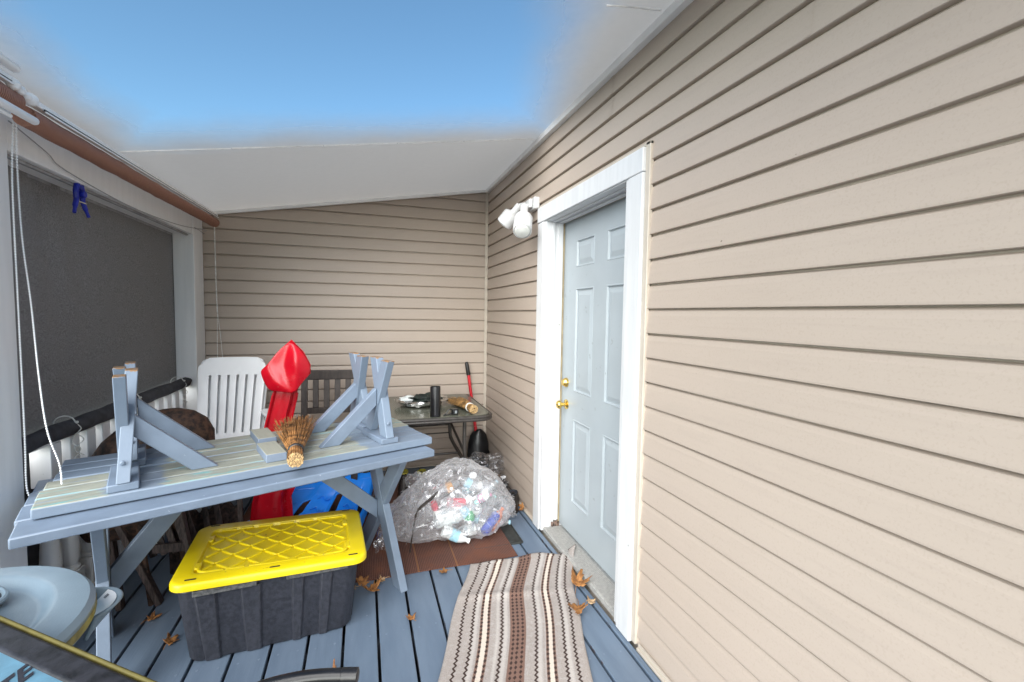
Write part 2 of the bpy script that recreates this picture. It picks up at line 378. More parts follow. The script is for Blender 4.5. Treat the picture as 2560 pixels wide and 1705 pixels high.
def obj(name, mb, mt, parent=None, bev=0, smooth=False, solid=0, sub=0, local=False, segs=2):
    me = bpy.data.meshes.new(name)
    vs = mb.v
    if parent is not None and not local:
        inv = wmat(parent).inverted(); vs = [inv @ Vector(p) for p in vs]
    me.from_pydata([tuple(p) for p in vs], [], mb.f)
    bm = bmesh.new(); bm.from_mesh(me); bmesh.ops.recalc_face_normals(bm, faces=bm.faces); bm.to_mesh(me); bm.free()
    me.materials.append(M[mt] if isinstance(mt, str) else mt)
    o = bpy.data.objects.new(name, me); C.objects.link(o)
    if parent is not None: o.parent = parent
    if solid:
        d = o.modifiers.new('Solidify', 'SOLIDIFY'); d.thickness = solid; d.offset = 0
    if bev:
        d = o.modifiers.new('Bevel', 'BEVEL'); d.width = bev; d.segments = segs; d.limit_method = 'ANGLE'; d.angle_limit = R(35)
    if sub:
        d = o.modifiers.new('Subd', 'SUBSURF'); d.levels = sub; d.render_levels = sub
    if smooth or bev:
        for p in me.polygons: p.use_smooth = True
        if not (sub and smooth):
            try: me.set_sharp_from_angle(angle=R(38))
            except Exception: pass
    return o
def tag(o, label, cat, group=None, kind=None):
    if kind: o['kind'] = kind
    if label: o['label'] = label
    if cat: o['category'] = cat
    if group: o['group'] = group
    return o
def thing(name, label, cat, loc=(0, 0, 0), rot=(0, 0, 0), group=None):
    o = bpy.data.objects.new(name, None); C.objects.link(o); o.empty_display_size = .1
    o.location = loc; o.rotation_euler = rot
    return tag(o, label, cat, group)
def dup(root, loc=None, rot=None, label=None):
    r = root.copy(); C.objects.link(r)
    if loc is not None: r.location = loc
    if rot is not None: r.rotation_euler = rot
    if label: r['label'] = label
    for ch in root.children:
        c = ch.copy(); C.objects.link(c); c.parent = r
        for g in ch.children:
            d = g.copy(); C.objects.link(d); d.parent = c
    return r
def smooth_path(pts, n=8):
    pts = [Vector(p) for p in pts]; out = []
    for i in range(len(pts) - 1):
        p0 = pts[max(i - 1, 0)]; p1 = pts[i]; p2 = pts[i + 1]; p3 = pts[min(i + 2, len(pts) - 1)]
        for k in range(n):
            t = k / n
            out.append(.5 * ((2 * p1) + (p2 - p0) * t + (2 * p0 - 5 * p1 + 4 * p2 - p3) * t * t + (3 * p1 - p0 - 3 * p2 + p3) * t ** 3))
    return out + [pts[-1]]
def lerp(a, b, t): return a + (b - a) * t
def interp(tab, x):
    if x <= tab[0][0]: return tab[0][1]
    for (a, p), (b, q) in zip(tab, tab[1:]):
        if x <= b: return p + (q - p) * (x - a) / (b - a)
    return tab[-1][1]

# ------------------------------------------------------------------ ground and deck
g = MB().add([(-400, -400, -.62), (400, -400, -.62), (400, 400, -.62), (-400, 400, -.62)], [(0, 1, 2, 3)])
tag(obj('ground', g, 'ground'), None, None, kind='structure')
g = MB(); g.box(-9, 8, -9, -.95, -.66, -.60); g.box(-6, -1.70, -.95, 6, -.66, -.60)
tag(obj('bounce_slab', g, mat('bounce concrete', (.20, .195, .18), .85, .06, 4, .2, 60)), None, None, kind='structure')  # unseen slab added to bounce sunlight up into the porch
d = MB()
for k in range(-12, 8):
    x0 = .057 + .146 * k + .0058; x1 = x0 + .1344
    if x0 > 1.09: break
    d.box(x0, min(x1, 1.112), -.9, YB + .012, -.028, 0)
tag(obj('deck', d, 'deck', bev=.003), None, None, kind='structure')
scr_ = MB()
for k in range(-9, 8):
    for y in (.02, .42, .82, 1.22, 1.62, 2.02, 2.42, 2.82, 3.22, 3.62, 4.02):
        for dx in (.035, .111):
            x = .057 + .146 * k + dx
            if x < 1.08: scr_.lathe([(.0045, .0001), (.0042, .0008), (.0015, .0004)], 8, Matrix.Translation((x, y + random.uniform(-.006, .006), 0)))
o_ = obj('deck_screws', scr_, 'paint'); tag(o_, None, None, kind='structure')
d = MB()
for y in (-.8, -.4, 0, .4, .8, 1.2, 1.6, 2.0, 2.4, 2.8, 3.2, 3.6, 4.0): d.box(-1.66, 1.10, y, y + .04, -.2, -.03)
d.box(-1.66, 1.11, -.9, 4.21, -.62, -.21)
tag(obj('deck_underframe', d, 'candark'), None, None, kind='structure')

# ------------------------------------------------------------------ lap siding
S = .1016
def siding_poly(z0, za, zb):
    """zig-zag (depth, z) of lapped courses between za and zb; depth 0 = butt edge"""
    pts = []
    k = math.floor((za - z0) / S) - 1
    z = z0 + k * S; i = int(round((z - z0) / S))
    while z < zb:
        strong = i % 2 == 0
        pts += [(.0215 if i % 2 else .0185, z - .0042 if i % 2 else z - .0034), (.030, z - .0022), (.030, z - .0006), (.0030, z + .0002), (.0003, z + .0016), (0., z + .007), (.0030, z + S * .40), (.0065, z + S * .72), (.0105, z + S * .90)]
        z += S; i += 1
    out = []
    for (d0, q0), (d1, q1) in zip(pts, pts[1:]):
        if q1 < za or q0 > zb: continue
        if not out: 
            out.append((d0 if q0 >= za else lerp(d0, d1, (za - q0) / max(q1 - q0, 1e-6)), max(q0, za)))
        out.append((d1, q1) if q1 <= zb else (lerp(d0, d1, (zb - q0) / max(q1 - q0, 1e-6)), zb))
    return out
def siding(mb, z0, za, zb, a0, a1, put, step=.12, joints=()):
    poly = siding_poly(z0, za, zb); n = max(2, int((a1 - a0) / step))
    vs, fs = [], []
    for i in range(n + 1):
        a = lerp(a0, a1, i / n)
        for dd, z in poly:
            w = noise.noise(Vector((a * 1.3, z * 2.5, 3.))) * .0022 + noise.noise(Vector((a * .5, math.floor((z - z0) / (2 * S)) * 7.7, 1.))) * .002
            vs.append(put(a, dd + w, z))
    m = len(poly)
    for i in range(n):
        for j in range(m - 1): fs.append((i * m + j, (i + 1) * m + j, (i + 1) * m + j + 1, i * m + j + 1))
    mb.add(vs, fs)
Z0R, Z0B = 2.0797, 2.0908
putR = lambda a, dd, z: (XR + dd, a, z)
putB = lambda a, dd, z: (a, YB + dd, z)
# side wall, split round the door opening
w = thing('house_wall', 'tan lap-sided house wall with the white entry door on the right', 'wall', (XR, 1.2, 0))
mb = MB()
siding(mb, Z0R, .012, 2.63, -3.2, 1.634, putR)
siding(mb, Z0R, .012, 2.63, 2.846, YB + .012, putR)
siding(mb, Z0R, 2.15, 2.63, 1.634, 2.846, putR)
obj('siding', mb, 'siding_side', w)
mb = MB()
for y, z0_, z1_ in ((1.967, 2.385, 2.583), (.951, 2.185, 2.385)):       # panel end laps
    p = siding_poly(Z0R, z0_, z1_)
    vs = [(XR + dd - .0022, yy, z) for yy in (y, y - .02) for dd, z in p] + [(XR + dd + .002, y + .0015, z) for dd, z in p] 
    m_ = len(p)
    mb.add(vs, [(j, j + 1, m_ + j + 1, m_ + j) for j in range(m_ - 1)] + [(j, j + 1, 2 * m_ + j + 1, 2 * m_ + j) for j in range(m_ - 1)])
obj('panel_lap', mb, 'siding_side', w)
mb = MB(); mb.box(XR + .02, XR + .2, -3.2, 1.634, -.6, 2.64); mb.box(XR + .02, XR + .2, 2.846, YB + .2, -.6, 2.64); mb.box(XR + .02, XR + .2, 1.634, 2.846, 2.15, 2.64); mb.box(XR + .02, XR + .2, 1.634, 2.846, -.6, -.01)
obj('sheathing', mb, 'beige', w)
mb = MB(); mb.box(XR - .012, XR + .012, -3.2, 1.60, .002, .014); mb.box(XR - .0035, XR + .006, -3.2, 1.60, .014, .030)
mb.box(XR - .012, XR + .012, 2.85, YB - .012, .002, .014)
obj('base_trim', mb, 'beige', w, bev=.002)
mb = MB(); mb.tube([(XR - .006, y, 2.603) for y in (-3.2, 4.19)], .016, 10); mb.box(XR - .022, XR + .015, -3.2, 4.19, 2.572, 2.60)
obj('top_trim', mb, 'whitevinyl', w, bev=.003)
mb = MB(); mb.bar((XR - .002, YB - .004, .01), (XR - .002, YB - .004, 2.60), .022, .018, (1, 0, 0)); mb.bar((XR - .014, YB - .007, .01), (XR - .014, YB - .007, 2.59), .006, .014, (1, 0, 0))
obj('corner_post', mb, 'beige', w, bev=.004)

w = thing('house_wall', 'tan lap-sided wall closing the far end of the porch', 'wall', (0, YB, 0))
mb = MB(); siding(mb, Z0B, .012, 2.63, -1.45, XR - .004, putB)
obj('siding', mb, 'siding_back', w)
mb = MB(); mb.box(-1.5, XR + .02, YB + .02, YB + .2, -.6, 2.64); obj('sheathing', mb, 'beige', w)
mb = MB()
a, b = Vector((-1.2, YB - .012, ceil_z(-1.2) - .012)), Vector((XR - .02, YB - .012, ceil_z(XR) - .014))
mb.bar(a, b, .02, .018); mb.tube([a + Vector((0, -.004, -.012)), b + Vector((0, -.004, -.012))], .008, 8)
obj('top_trim', mb, 'whitevinyl', w, bev=.003)
mb = MB(); mb.box(-1.2, 1.10, YB - .014, YB + .004, .002, .016); obj('base_trim', mb, 'beige', w, bev=.002)

# ------------------------------------------------------------------ entry door
w = thing('entry_door', 'pale blue-grey six-panel entry door in a white frame', 'door', (XR + .1, 2.24, 0))
LX = 1.242; y0, y1, zb, zt = 1.786, 2.702, .052, 2.03
def panel_face(mb, yc0, yc1, zc0, zc1):
    prof = [(0, 0), (.003, -.002), (.007, -.002), (.012, .009), (.018, .009), (.042, .002), (.046, .0012)]
    loops = []
    for ins, dep in prof:
        loops.append([(LX + dep, yc0 + ins, zc0 + ins), (LX + dep, yc1 - ins, zc0 + ins), (LX + dep, yc1 - ins, zc1 - ins), (LX + dep, yc0 + ins, zc1 - ins)])
    vs = [p for l in loops for p in l]; fs = []
    for i in range(len(loops) - 1):
        for k in range(4): fs.append((i * 4 + k, i * 4 + (k + 1) % 4, (i + 1) * 4 + (k + 1) % 4, (i + 1) * 4 + k))
    fs.append(tuple((len(loops) - 1) * 4 + k for k in range(4))); mb.add(vs, fs)
mb = MB()
ys = [y0, 1.935, 2.163, 2.305, 2.533, y1]; zs = [zb, .262, .79, .964, 1.604, 1.731, 1.897, zt]
for i in range(5):
    for j in range(7):
        if i in (1, 3) and j in (1, 3, 5): panel_face(mb, ys[i], ys[i + 1], zs[j], zs[j + 1])
        else: mb.add([(LX, ys[i], zs[j]), (LX, ys[i + 1], zs[j]), (LX, ys[i + 1], zs[j + 1]), (LX, ys[i], zs[j + 1])], [(0, 1, 2, 3)])
mb.box(LX + .012, LX + .044, y0, y1, zb, zt)
mb.add([(LX, y, z) for y in (y0, y1) for z in (zb, zt)] + [(LX + .012, y, z) for y in (y0, y1) for z in (zb, zt)], [(0, 1, 5, 4), (2, 3, 7, 6), (0, 2, 6, 4), (1, 3, 7, 5)])
obj('door_leaf', mb, 'door', w)
mb = MB()
cx0, cx1 = XR - .020, XR + .022
mb.box(cx0, cx1, 2.735, 2.838, .004, 2.037); mb.box(cx0, cx1, 1.650, 1.757, .004, 2.037); mb.box(cx0 - .002, cx1, 1.648, 2.840, 2.039, 2.138)
obj('casing', mb, 'casing', w, bev=.004)
mb = MB()
for a_, b_ in ((2.705, 2.735), (1.757, 1.784)):
    mb.box(XR - .012, LX + .05, a_, b_, .012, 2.06)
mb.box(XR - .012, LX + .05, 1.757, 2.735, 2.034, 2.0385)
# stop moulding, stepped
for (xa, xb, dy) in ((XR + .03, XR + .05, .006), (LX - .05, LX - .018, .012)):
    mb.box(xa, xb, 2.705 - dy, 2.706, .012, 2.034); mb.box(xa, xb, 1.783, 1.784 + dy, .012, 2.034); mb.box(xa, xb, 1.784 + dy, 2.705 - dy, 2.034 - dy, 2.036)
obj('jamb', mb, 'casing', w, bev=.002)
mb = MB(); mb.box(LX - .016, LX - .004, 2.6985, 2.7045, .05, 2.03); mb.box(LX - .014, LX - .004, 1.80, 2.69, 2.026, 2.033)
obj('weatherstrip', mb, mat('tan weatherstrip', (.36, .29, .18), .7, .1), w)
mb = MB()
mb.box(XR + .005, LX + .05, 1.757, 2.735, .003, .030)
for k in range(12): mb.box(XR + .012 + k * .0095, XR + .017 + k * .0095, 1.77, 2.705, .030, .0335)
obj('threshold', mb, 'alu', w, bev=.001)
mb = MB(); 
mb.box(XR - .008, XR + .012, 1.617, 1.648, .014, 2.155); mb.box(XR - .008, XR + .012, 2.841, 2.851, .014, 2.155); mb.box(XR - .008, XR + .012, 1.617, 2.851, 2.1405, 2.155)
obj('edge_channel', mb, 'beige', w, bev=.003)
RX = Matrix.Rotation(R(-90), 4, 'Y')                      # lathe axis toward -x
kn = obj('knob', MB().lathe([(.031, .001), (.031, .006), (.024, .010), (.012, .013), (.011, .034), (.020, .040), (.0265, .049), (.0265, .060), (.020, .068), (.010, .070)], 28, Matrix.Translation((LX, 2.627, .866)) @ RX), 'brass', w, smooth=True)
obj('keyhole', MB().lathe([(.0045, .0705), (.0045, .0712)], 12, Matrix.Translation((LX, 2.627, .866)) @ RX), 'hole', kn)
obj('deadbolt', MB().lathe([(.030, .001), (.030, .008), (.025, .020), (.021, .024), (.019, .030), (.010, .031)], 28, Matrix.Translation((LX, 2.632, 1.007)) @ RX), 'brass', w, smooth=True)
mb = MB()
for k in range(5): mb.box(XR + .06 + k * .011, XR + .069 + k * .011, 2.690, 2.7035, .035, .075 - .006 * abs(k - 2) + .01 * (k % 2))
obj('torn_seal', mb, mat('frayed seal', (.2, .13, .1), .9, .4, 60, .4), w)

# ------------------------------------------------------------------ ceiling
w = thing('porch_ceiling', 'sloping grey porch ceiling fading into open blue sky', 'ceiling', (0, 3.4, 2.42))
w.location = (0, 0, 0)
mb = MB()
def cz(x, y): return (x, y, ceil_z(x))
mb.grid(1, 1, lambda u, v: cz(lerp(-1.36, XR + .01, u), lerp(-1.2, YB + .01, v)))
obj('ceiling_panel', mb, 'ceiling', w)
for ys_, xs_ in (((2.79, 2.878), (-1.16, 1.10)), ((1.516, 1.530), (.84, 1.08))):
    mb = MB(); prev = None
    cuts = [0, .22, .42, .60, .78, 1]
    for q0, q1 in zip(cuts, cuts[1:]):
        p = []
        for q in (q0 + .002, q1):
            x = lerp(xs_[0], xs_[1], q); p.append(Vector((x, lerp(ys_[0], ys_[1], q) + .003 * random.uniform(-1, 1), ceil_z(x) - .004)))
        mb.bar(p[0], p[1], .005, .005)
    obj('seam_strip', mb, 'ceilstrip', w, bev=.001)

# ------------------------------------------------------------------ posts, beam, railing
for lab, (ya, yb_) in (('white porch post in the far corner beside the white chair', (3.985, 4.19)), ('white porch post nearest the camera, beside the grey bin', (1.99, 2.128))):
    t_ = thing('porch_post', lab, 'post', (-1.27, (ya + yb_) / 2, 0), group='white porch posts')
    mb = MB(); mb.box(-1.334, XL, ya, yb_, 0.002, 2.2); obj('shaft', mb, 'white', t_, bev=.004)
    mb = MB(); mb.box(-1.345, XL + .012, ya - .012, min(yb_ + .012, YB - .016), .004, .10); obj('base', mb, 'white', t_, bev=.004)
mb = MB(); mb.box(-1.335, XL - .003, 2.131, 3.982, 1.998, 2.2); tag(obj('porch_beam', mb, 'white', bev=.004), 'white beam between the posts above the dark screen', 'beam', 'porch beams')
mb = MB(); mb.box(-1.335, XL - .003, -.9, 1.987, 1.998, 2.2); tag(obj('porch_beam', mb, 'white', bev=.004), 'white beam running from the near post toward the camera', 'beam', 'porch beams')
w = thing('railing', 'white baluster railing under the dark screen', 'railing', (-1.27, 3.05, 0))
mb = MB(); mb.box(-1.302, -1.238, 2.13, 3.984, .868, .895); obj('top_rail', mb, 'white', w, bev=.004)
mb = MB(); mb.box(-1.312, -1.228, 2.13, 3.984, .085, .125); obj('bottom_rail', mb, 'white', w, bev=.004)
def baluster(y):
    mb = MB(); h = .036
    m_ = Matrix.Translation((-1.27, y, 0))
    mb.box(-1.27 - h, -1.27 + h, y - h, y + h, .69, .868); mb.box(-1.27 - h, -1.27 + h, y - h, y + h, .125, .25)
    mb.lathe([(.030, .25), (.036, .262), (.024, .275), (.034, .30), (.036, .36), (.030, .45), (.024, .56), (.021, .63), (.033, .65), (.024, .662), (.034, .69)], 16, m_, cap=False)
    return mb
for k in range(12): obj('baluster', baluster(2.385 + .131 * k), 'white', w, bev=.003)

# ------------------------------------------------------------------ dark screen, hem roll and ties
w = thing('privacy_screen', 'dark grey mesh screen stretched between the posts', 'screen', (-1.30, 3.05, .9))
def scr(u, v):
    y, z = lerp(2.10, 4.02, u), lerp(.90, 2.03, v)
    f = math.exp(-((y - 2.6) / .35) ** 2) * math.exp(-((z - 1.8) / .5) ** 2)
    x = -1.338 + .006 * noise.noise(Vector((y * 2, z * 1.2, 0))) + .008 * math.sin((y - 2.6) * 26 + (z - 2) * 5) * f
    return (x - .012 * math.sin(math.pi * u) * math.sin(math.pi * v), y, z)
obj('screen_cloth', MB().grid(60, 40, scr), 'screen', w, smooth=True, solid=.002)
mb = MB(); path = []
for i in range(40):
    y = lerp(2.11, 3.99, i / 39); path.append((-1.250 + .006 * noise.noise(Vector((y * 3, 0, 0))), y,   .898 + .006 * noise.noise(Vector((y * 4, 5, 0))) + .006))
mb.tube(path, [.036 + .007 * noise.noise(Vector((p[1] * 5, 9, 0))) for p in path[:-2]] + [.026, .016], 12)
obj('hem_roll', mb, 'hem', w, smooth=True)
mb = MB().grid(2, 24, lambda u, v: (-1.36, lerp(2.0, 4.0, v), lerp(0, .93, u) - .1)); obj('dark_backing', mb, 'hem', w, solid=.002)  # added dark sheet standing in for the dark outside behind the balusters
mb = MB(); mb.box(-1.3365, -1.3345, 2.13, 3.98, 1.985, 2.0); mb.bar((-1.236, 2.14, 1.99), (-1.236, 3.97, 1.992), .014, .012)
obj('top_rod', mb, mat('grey screen rod', (.3, .3, .31), .5, .15, 20), w, bev=.002)
for i, (y, lab) in enumerate(((2.50, 'white cord tied round the dark hem roll nearest the camera'), (3.11, 'white cord tied round the hem roll behind the upturned bench legs'), (3.78, 'white cord tied at the far end of the dark hem roll'))):
    mb = MB()
    ring = [(-1.262 + .039 * math.cos(a_), y + .012 * math.sin(a_ * 2) * .3, .921 + .039 * math.sin(a_)) for a_ in [k * 2 * math.pi / 16 for k in range(16)]]
    mb.tube(ring, .0028, 6, closed=True)
    for s_ in range(2):
        p = [(-1.222, y, .925)]
        for k in range(1, 8): p.append((-1.222 + .012 * math.sin(k * 1.9 + s_), y + .02 * s_ + .016 * math.sin(k * 1.6 + s_ * 2), .925 - (.028 - .006 * s_) * k))
        mb.tube(smooth_path(p, 4), .0022, 5)
    mb.lathe([(.002, -.006), (.006, -.003), (.006, .003), (.002, .006)], 8, Matrix.Translation((-1.217, y, .93)))
    tag(obj('tie_cord', mb, 'rope', smooth=True), lab, 'cord', 'cords tied along the screen hem')
t_ = thing('spring_clamp', 'blue spring clamp hanging on the dark screen below the beam', 'clamp', (-1.228, 2.60, 1.99))
for s_ in (-1, 1):
    mb = MB(); pts = [(-1.222, 2.60 + s_ * .012, 2.005), (-1.222, 2.60 + s_ * .026, 1.965), (-1.222, 2.60 + s_ * .024, 1.93), (-1.220, 2.60 + s_ * .040, 1.895), (-1.216, 2.60 + s_ * .056, 1.862)]
    mb.tube(smooth_path(pts, 5), [.011] * 10 + [.010] * 6 + [.007] * 5, 8); obj('jaw', mb, 'blueclamp', t_, smooth=True)
obj('spring', MB().lathe([(.016, -.014), (.016, .014)], 16, Matrix.Translation((-1.213, 2.60, 1.955)) @ Matrix.Rotation(R(90), 4, 'Y')), 'blueclamp', t_, bev=.003)
mb = MB(); mb.tube([(-1.212, 2.572, 1.918), (-1.212, 2.628, 1.918)], .003, 6); obj('rivet', mb, 'foil', t_)
mb = MB()
mb.tube(smooth_path([(XL + .004, 2.133, 2.10), (XL + .006, 2.33, 2.055), (XL + .008, 2.45, 2.018), (XL + .008, 3.0, 1.99), (XL + .006, 3.6, 2.01), (XL + .01, 3.99, 2.045), (XL + .04, 4.09, 2.06)], 6), .0022, 5)
mb.tube(smooth_path([(XL + .01, 3.97, 2.05), (XL + .05, 4.06, 2.02), (XL + .02, 4.11, 2.035), (XL + .06, 4.08, 2.05), (XL + .015, 3.98, 2.04)], 5), .002, 5)
tag(obj('slack_cord', mb, 'greycord', smooth=True), 'thin grey cord sagging along the bottom of the white beam', 'cord')

# ------------------------------------------------------------------ rolled blinds
def blind(label, ya, yb_, zoff, group):
    t_ = thing('rolled_blind', label, 'blind', (-1.10, (ya + yb_) / 2, 2.09), group=group)
    L = yb_ - ya; n = 60
    path = [(-1.10 + .003 * noise.noise(Vector((i * .4, zoff, 0))), ya + L * i / n, 2.092 + zoff + .004 * noise.noise(Vector((i * .3, 4, zoff))) + .028 * i / n) for i in range(n + 1)]
    mb = MB(); mb.tube(path, [.035 + .0015 * noise.noise(Vector((i * 1.7, 2, 0))) for i in range(n + 1)], 20); obj('roll', mb, 'weave', t_, smooth=True)
    mb = MB(); mb.bar((-1.085, ya + .01, 2.146 + zoff), (-1.085, yb_ - .02, 2.172 + zoff), .03, .020); obj('head_rail', mb, 'whitevinyl', t_, bev=.004)
    mb = MB(); mb.bar((-1.0690, ya + .05, 2.136 + zoff), (-1.0690, yb_ - .02, 2.162 + zoff), .004, .006); obj('rail_groove', mb, 'hole', t_)
    mb = MB(); mb.bar((-1.066, ya + .05, 2.129 + zoff), (-1.066, yb_ - .02, 2.156 + zoff), .007, .007); obj('lower_lip', mb, 'whitevinyl', t_, bev=.002)
    return t_
bl1 = blind('long red-brown rolled blind hanging below the ceiling edge above the screen', 2.035, 4.13, 0, 'rolled blinds under the porch eave')
bl2 = blind('red-brown rolled blind end at the top left corner with white rods', .35, 1.985, .0, 'rolled blinds under the porch eave')
mb = MB(); mb.lathe([(.004, -.022), (.016, -.018), (.022, -.006), (.022, .006), (.016, .018), (.004, .022)], 16, Matrix.Translation((-1.085, 2.04, 2.152)) @ Matrix.Rotation(R(90), 4, 'X'))
obj('end_cap', mb, 'plastic_white', bl1, smooth=True)
mb = MB(); mb.tube([(-1.048, .4, 2.052), (-1.048, 1.99, 2.064), (-1.05, 2.005, 2.064)], [.013, .013, .006], 12); obj('bottom_rod', mb, 'plastic_white', bl2, smooth=True)
mb = MB(); mb.tube([(-1.06, .4, 2.20), (-1.06, 1.93, 2.205), (-1.06, 1.94, 2.205)], [.015, .015, .007], 12); obj('top_rod', mb, 'plastic_white', bl2, smooth=True)
mb = MB(); mb.tube([(-1.06, .4, 2.034), (-1.06, 1.90, 2.044)], .006, 8); obj('lower_rod', mb, 'plastic_white', bl2, smooth=True)
mb = MB()
for yy, rr in ((1.945, .020), (1.975, .017), (2.005, .015)): mb.lathe([(.002, -rr), (rr * .7, -rr * .7), (rr, 0), (rr * .7, rr * .7), (.002, rr)], 12, Matrix.Translation((-1.075, yy, 2.150 + (2.0 - yy) * .2)))
obj('end_cap', mb, 'plastic_white', bl2, smooth=True)
# beaded loop
mb = MB()
def beads(mb, pts, step=.0095, r=.0037):
    pts = smooth_path(pts, 10); acc = 0; last = pts[0]
    for a_, b_ in zip(pts, pts[1:]):
        L = (b_ - a_).length; 
        while acc <= L and L > 0:
            p = a_ + (b_ - a_) * (acc / L)
            mb.lathe([(.0006, -r), (r * .8, -r * .55), (r, 0), (r * .8, r * .55), (.0006, r)], 6, Matrix.Translation(p)); acc += step
        acc -= L
    mb.tube(pts, .0013, 5)
beads(mb, [(-1.15, 2.075, 2.09), (-1.168, 2.086, 1.88), (-1.17, 2.088, 1.45), (-1.17, 2.088, .985), (-1.17, 2.084, .80), (-1.165, 2.09, .745), (-1.16, 2.105, .722), (-1.15, 2.115, .728)])
beads(mb, [(-1.145, 2.08, 2.09), (-1.163, 2.105, 1.94), (-1.163, 2.112, 1.69), (-1.15, 2.118, 1.45), (-1.11, 2.066, 1.195), (-1.08, 2.04, 1.0), (-1.05, 2.041, .873), (-1.027, 2.005, .808)])
tag(obj('bead_chain', mb, 'plastic_white', smooth=True), 'white beaded pull chain hanging in front of the near post', 'chain')
mb = MB()
mb.tube(smooth_path([(-1.10, 4.125, 2.13), (-1.10, 4.13, 1.7), (-1.095, 4.13, 1.42)], 6), .004, 6)
mb.tube(smooth_path([(-1.095, 4.13, 1.43), (-1.10, 4.13, 1.2), (-1.10, 4.12, .9)], 6), .0022, 5); mb.tube(smooth_path([(-1.095, 4.13, 1.43), (-1.075, 4.13, 1.2), (-1.055, 4.12, .9)], 6), .0022, 5)
tag(obj('pull_cord', mb, 'rope', smooth=True), 'thin white pull cord hanging beside the far post in front of the back wall', 'cord')

# ------------------------------------------------------------------ floodlight
w = thing('floodlight', 'white twin-head floodlight on the wall beside the door frame', 'lamp', (XR, 3.0, 2.19))
mb = MB(); mb.box(1.085, XR + .004, 2.86, 3.00, 2.145, 2.225); mb.box(1.06, 1.085, 2.885, 2.975, 2.155, 2.215); obj('mount', mb, 'lampwhite', w, bev=.008)
def head(c0, c1, parts):
    c0, c1 = Vector(c0), Vector(c1); q = (c1 - c0).to_track_quat('Z', 'Y').to_matrix().to_4x4(); m_ = Matrix.Translation(c0) @ q; L = (c1 - c0).length
    h = obj('lamp_head', MB().lathe([(.020, 0), (.027, .004), (.027, L * .36), (.036, L * .40), (.056, L * .46), (.061, L * .50), (.061, L * .96), (.056, L * .985), (.052, L * .96)], 28, m_, cap=True), 'lampwhite', w, smooth=True)
    obj('lens', MB().lathe([(.053, L * .965), (.043, L * 1.02), (.02, L * 1.045), (.003, L * 1.05)], 24, m_), 'lens', h, smooth=True)
head((1.05, 3.05, 2.205), (.955, 3.13, 2.075), 0)
head((1.04, 2.93, 2.165), (.965, 2.755, 1.965), 0)
mb = MB(); mb.tube(smooth_path([(1.085, 2.96, 2.19), (1.065, 3.0, 2.20), (1.05, 3.05, 2.205)], 5), .013, 10); mb.tube(smooth_path([(1.085, 2.92, 2.18), (1.06, 2.93, 2.175), (1.04, 2.93, 2.165)], 5), .013, 10)
obj('swivel_arm', mb, 'lampwhite', w, smooth=True)

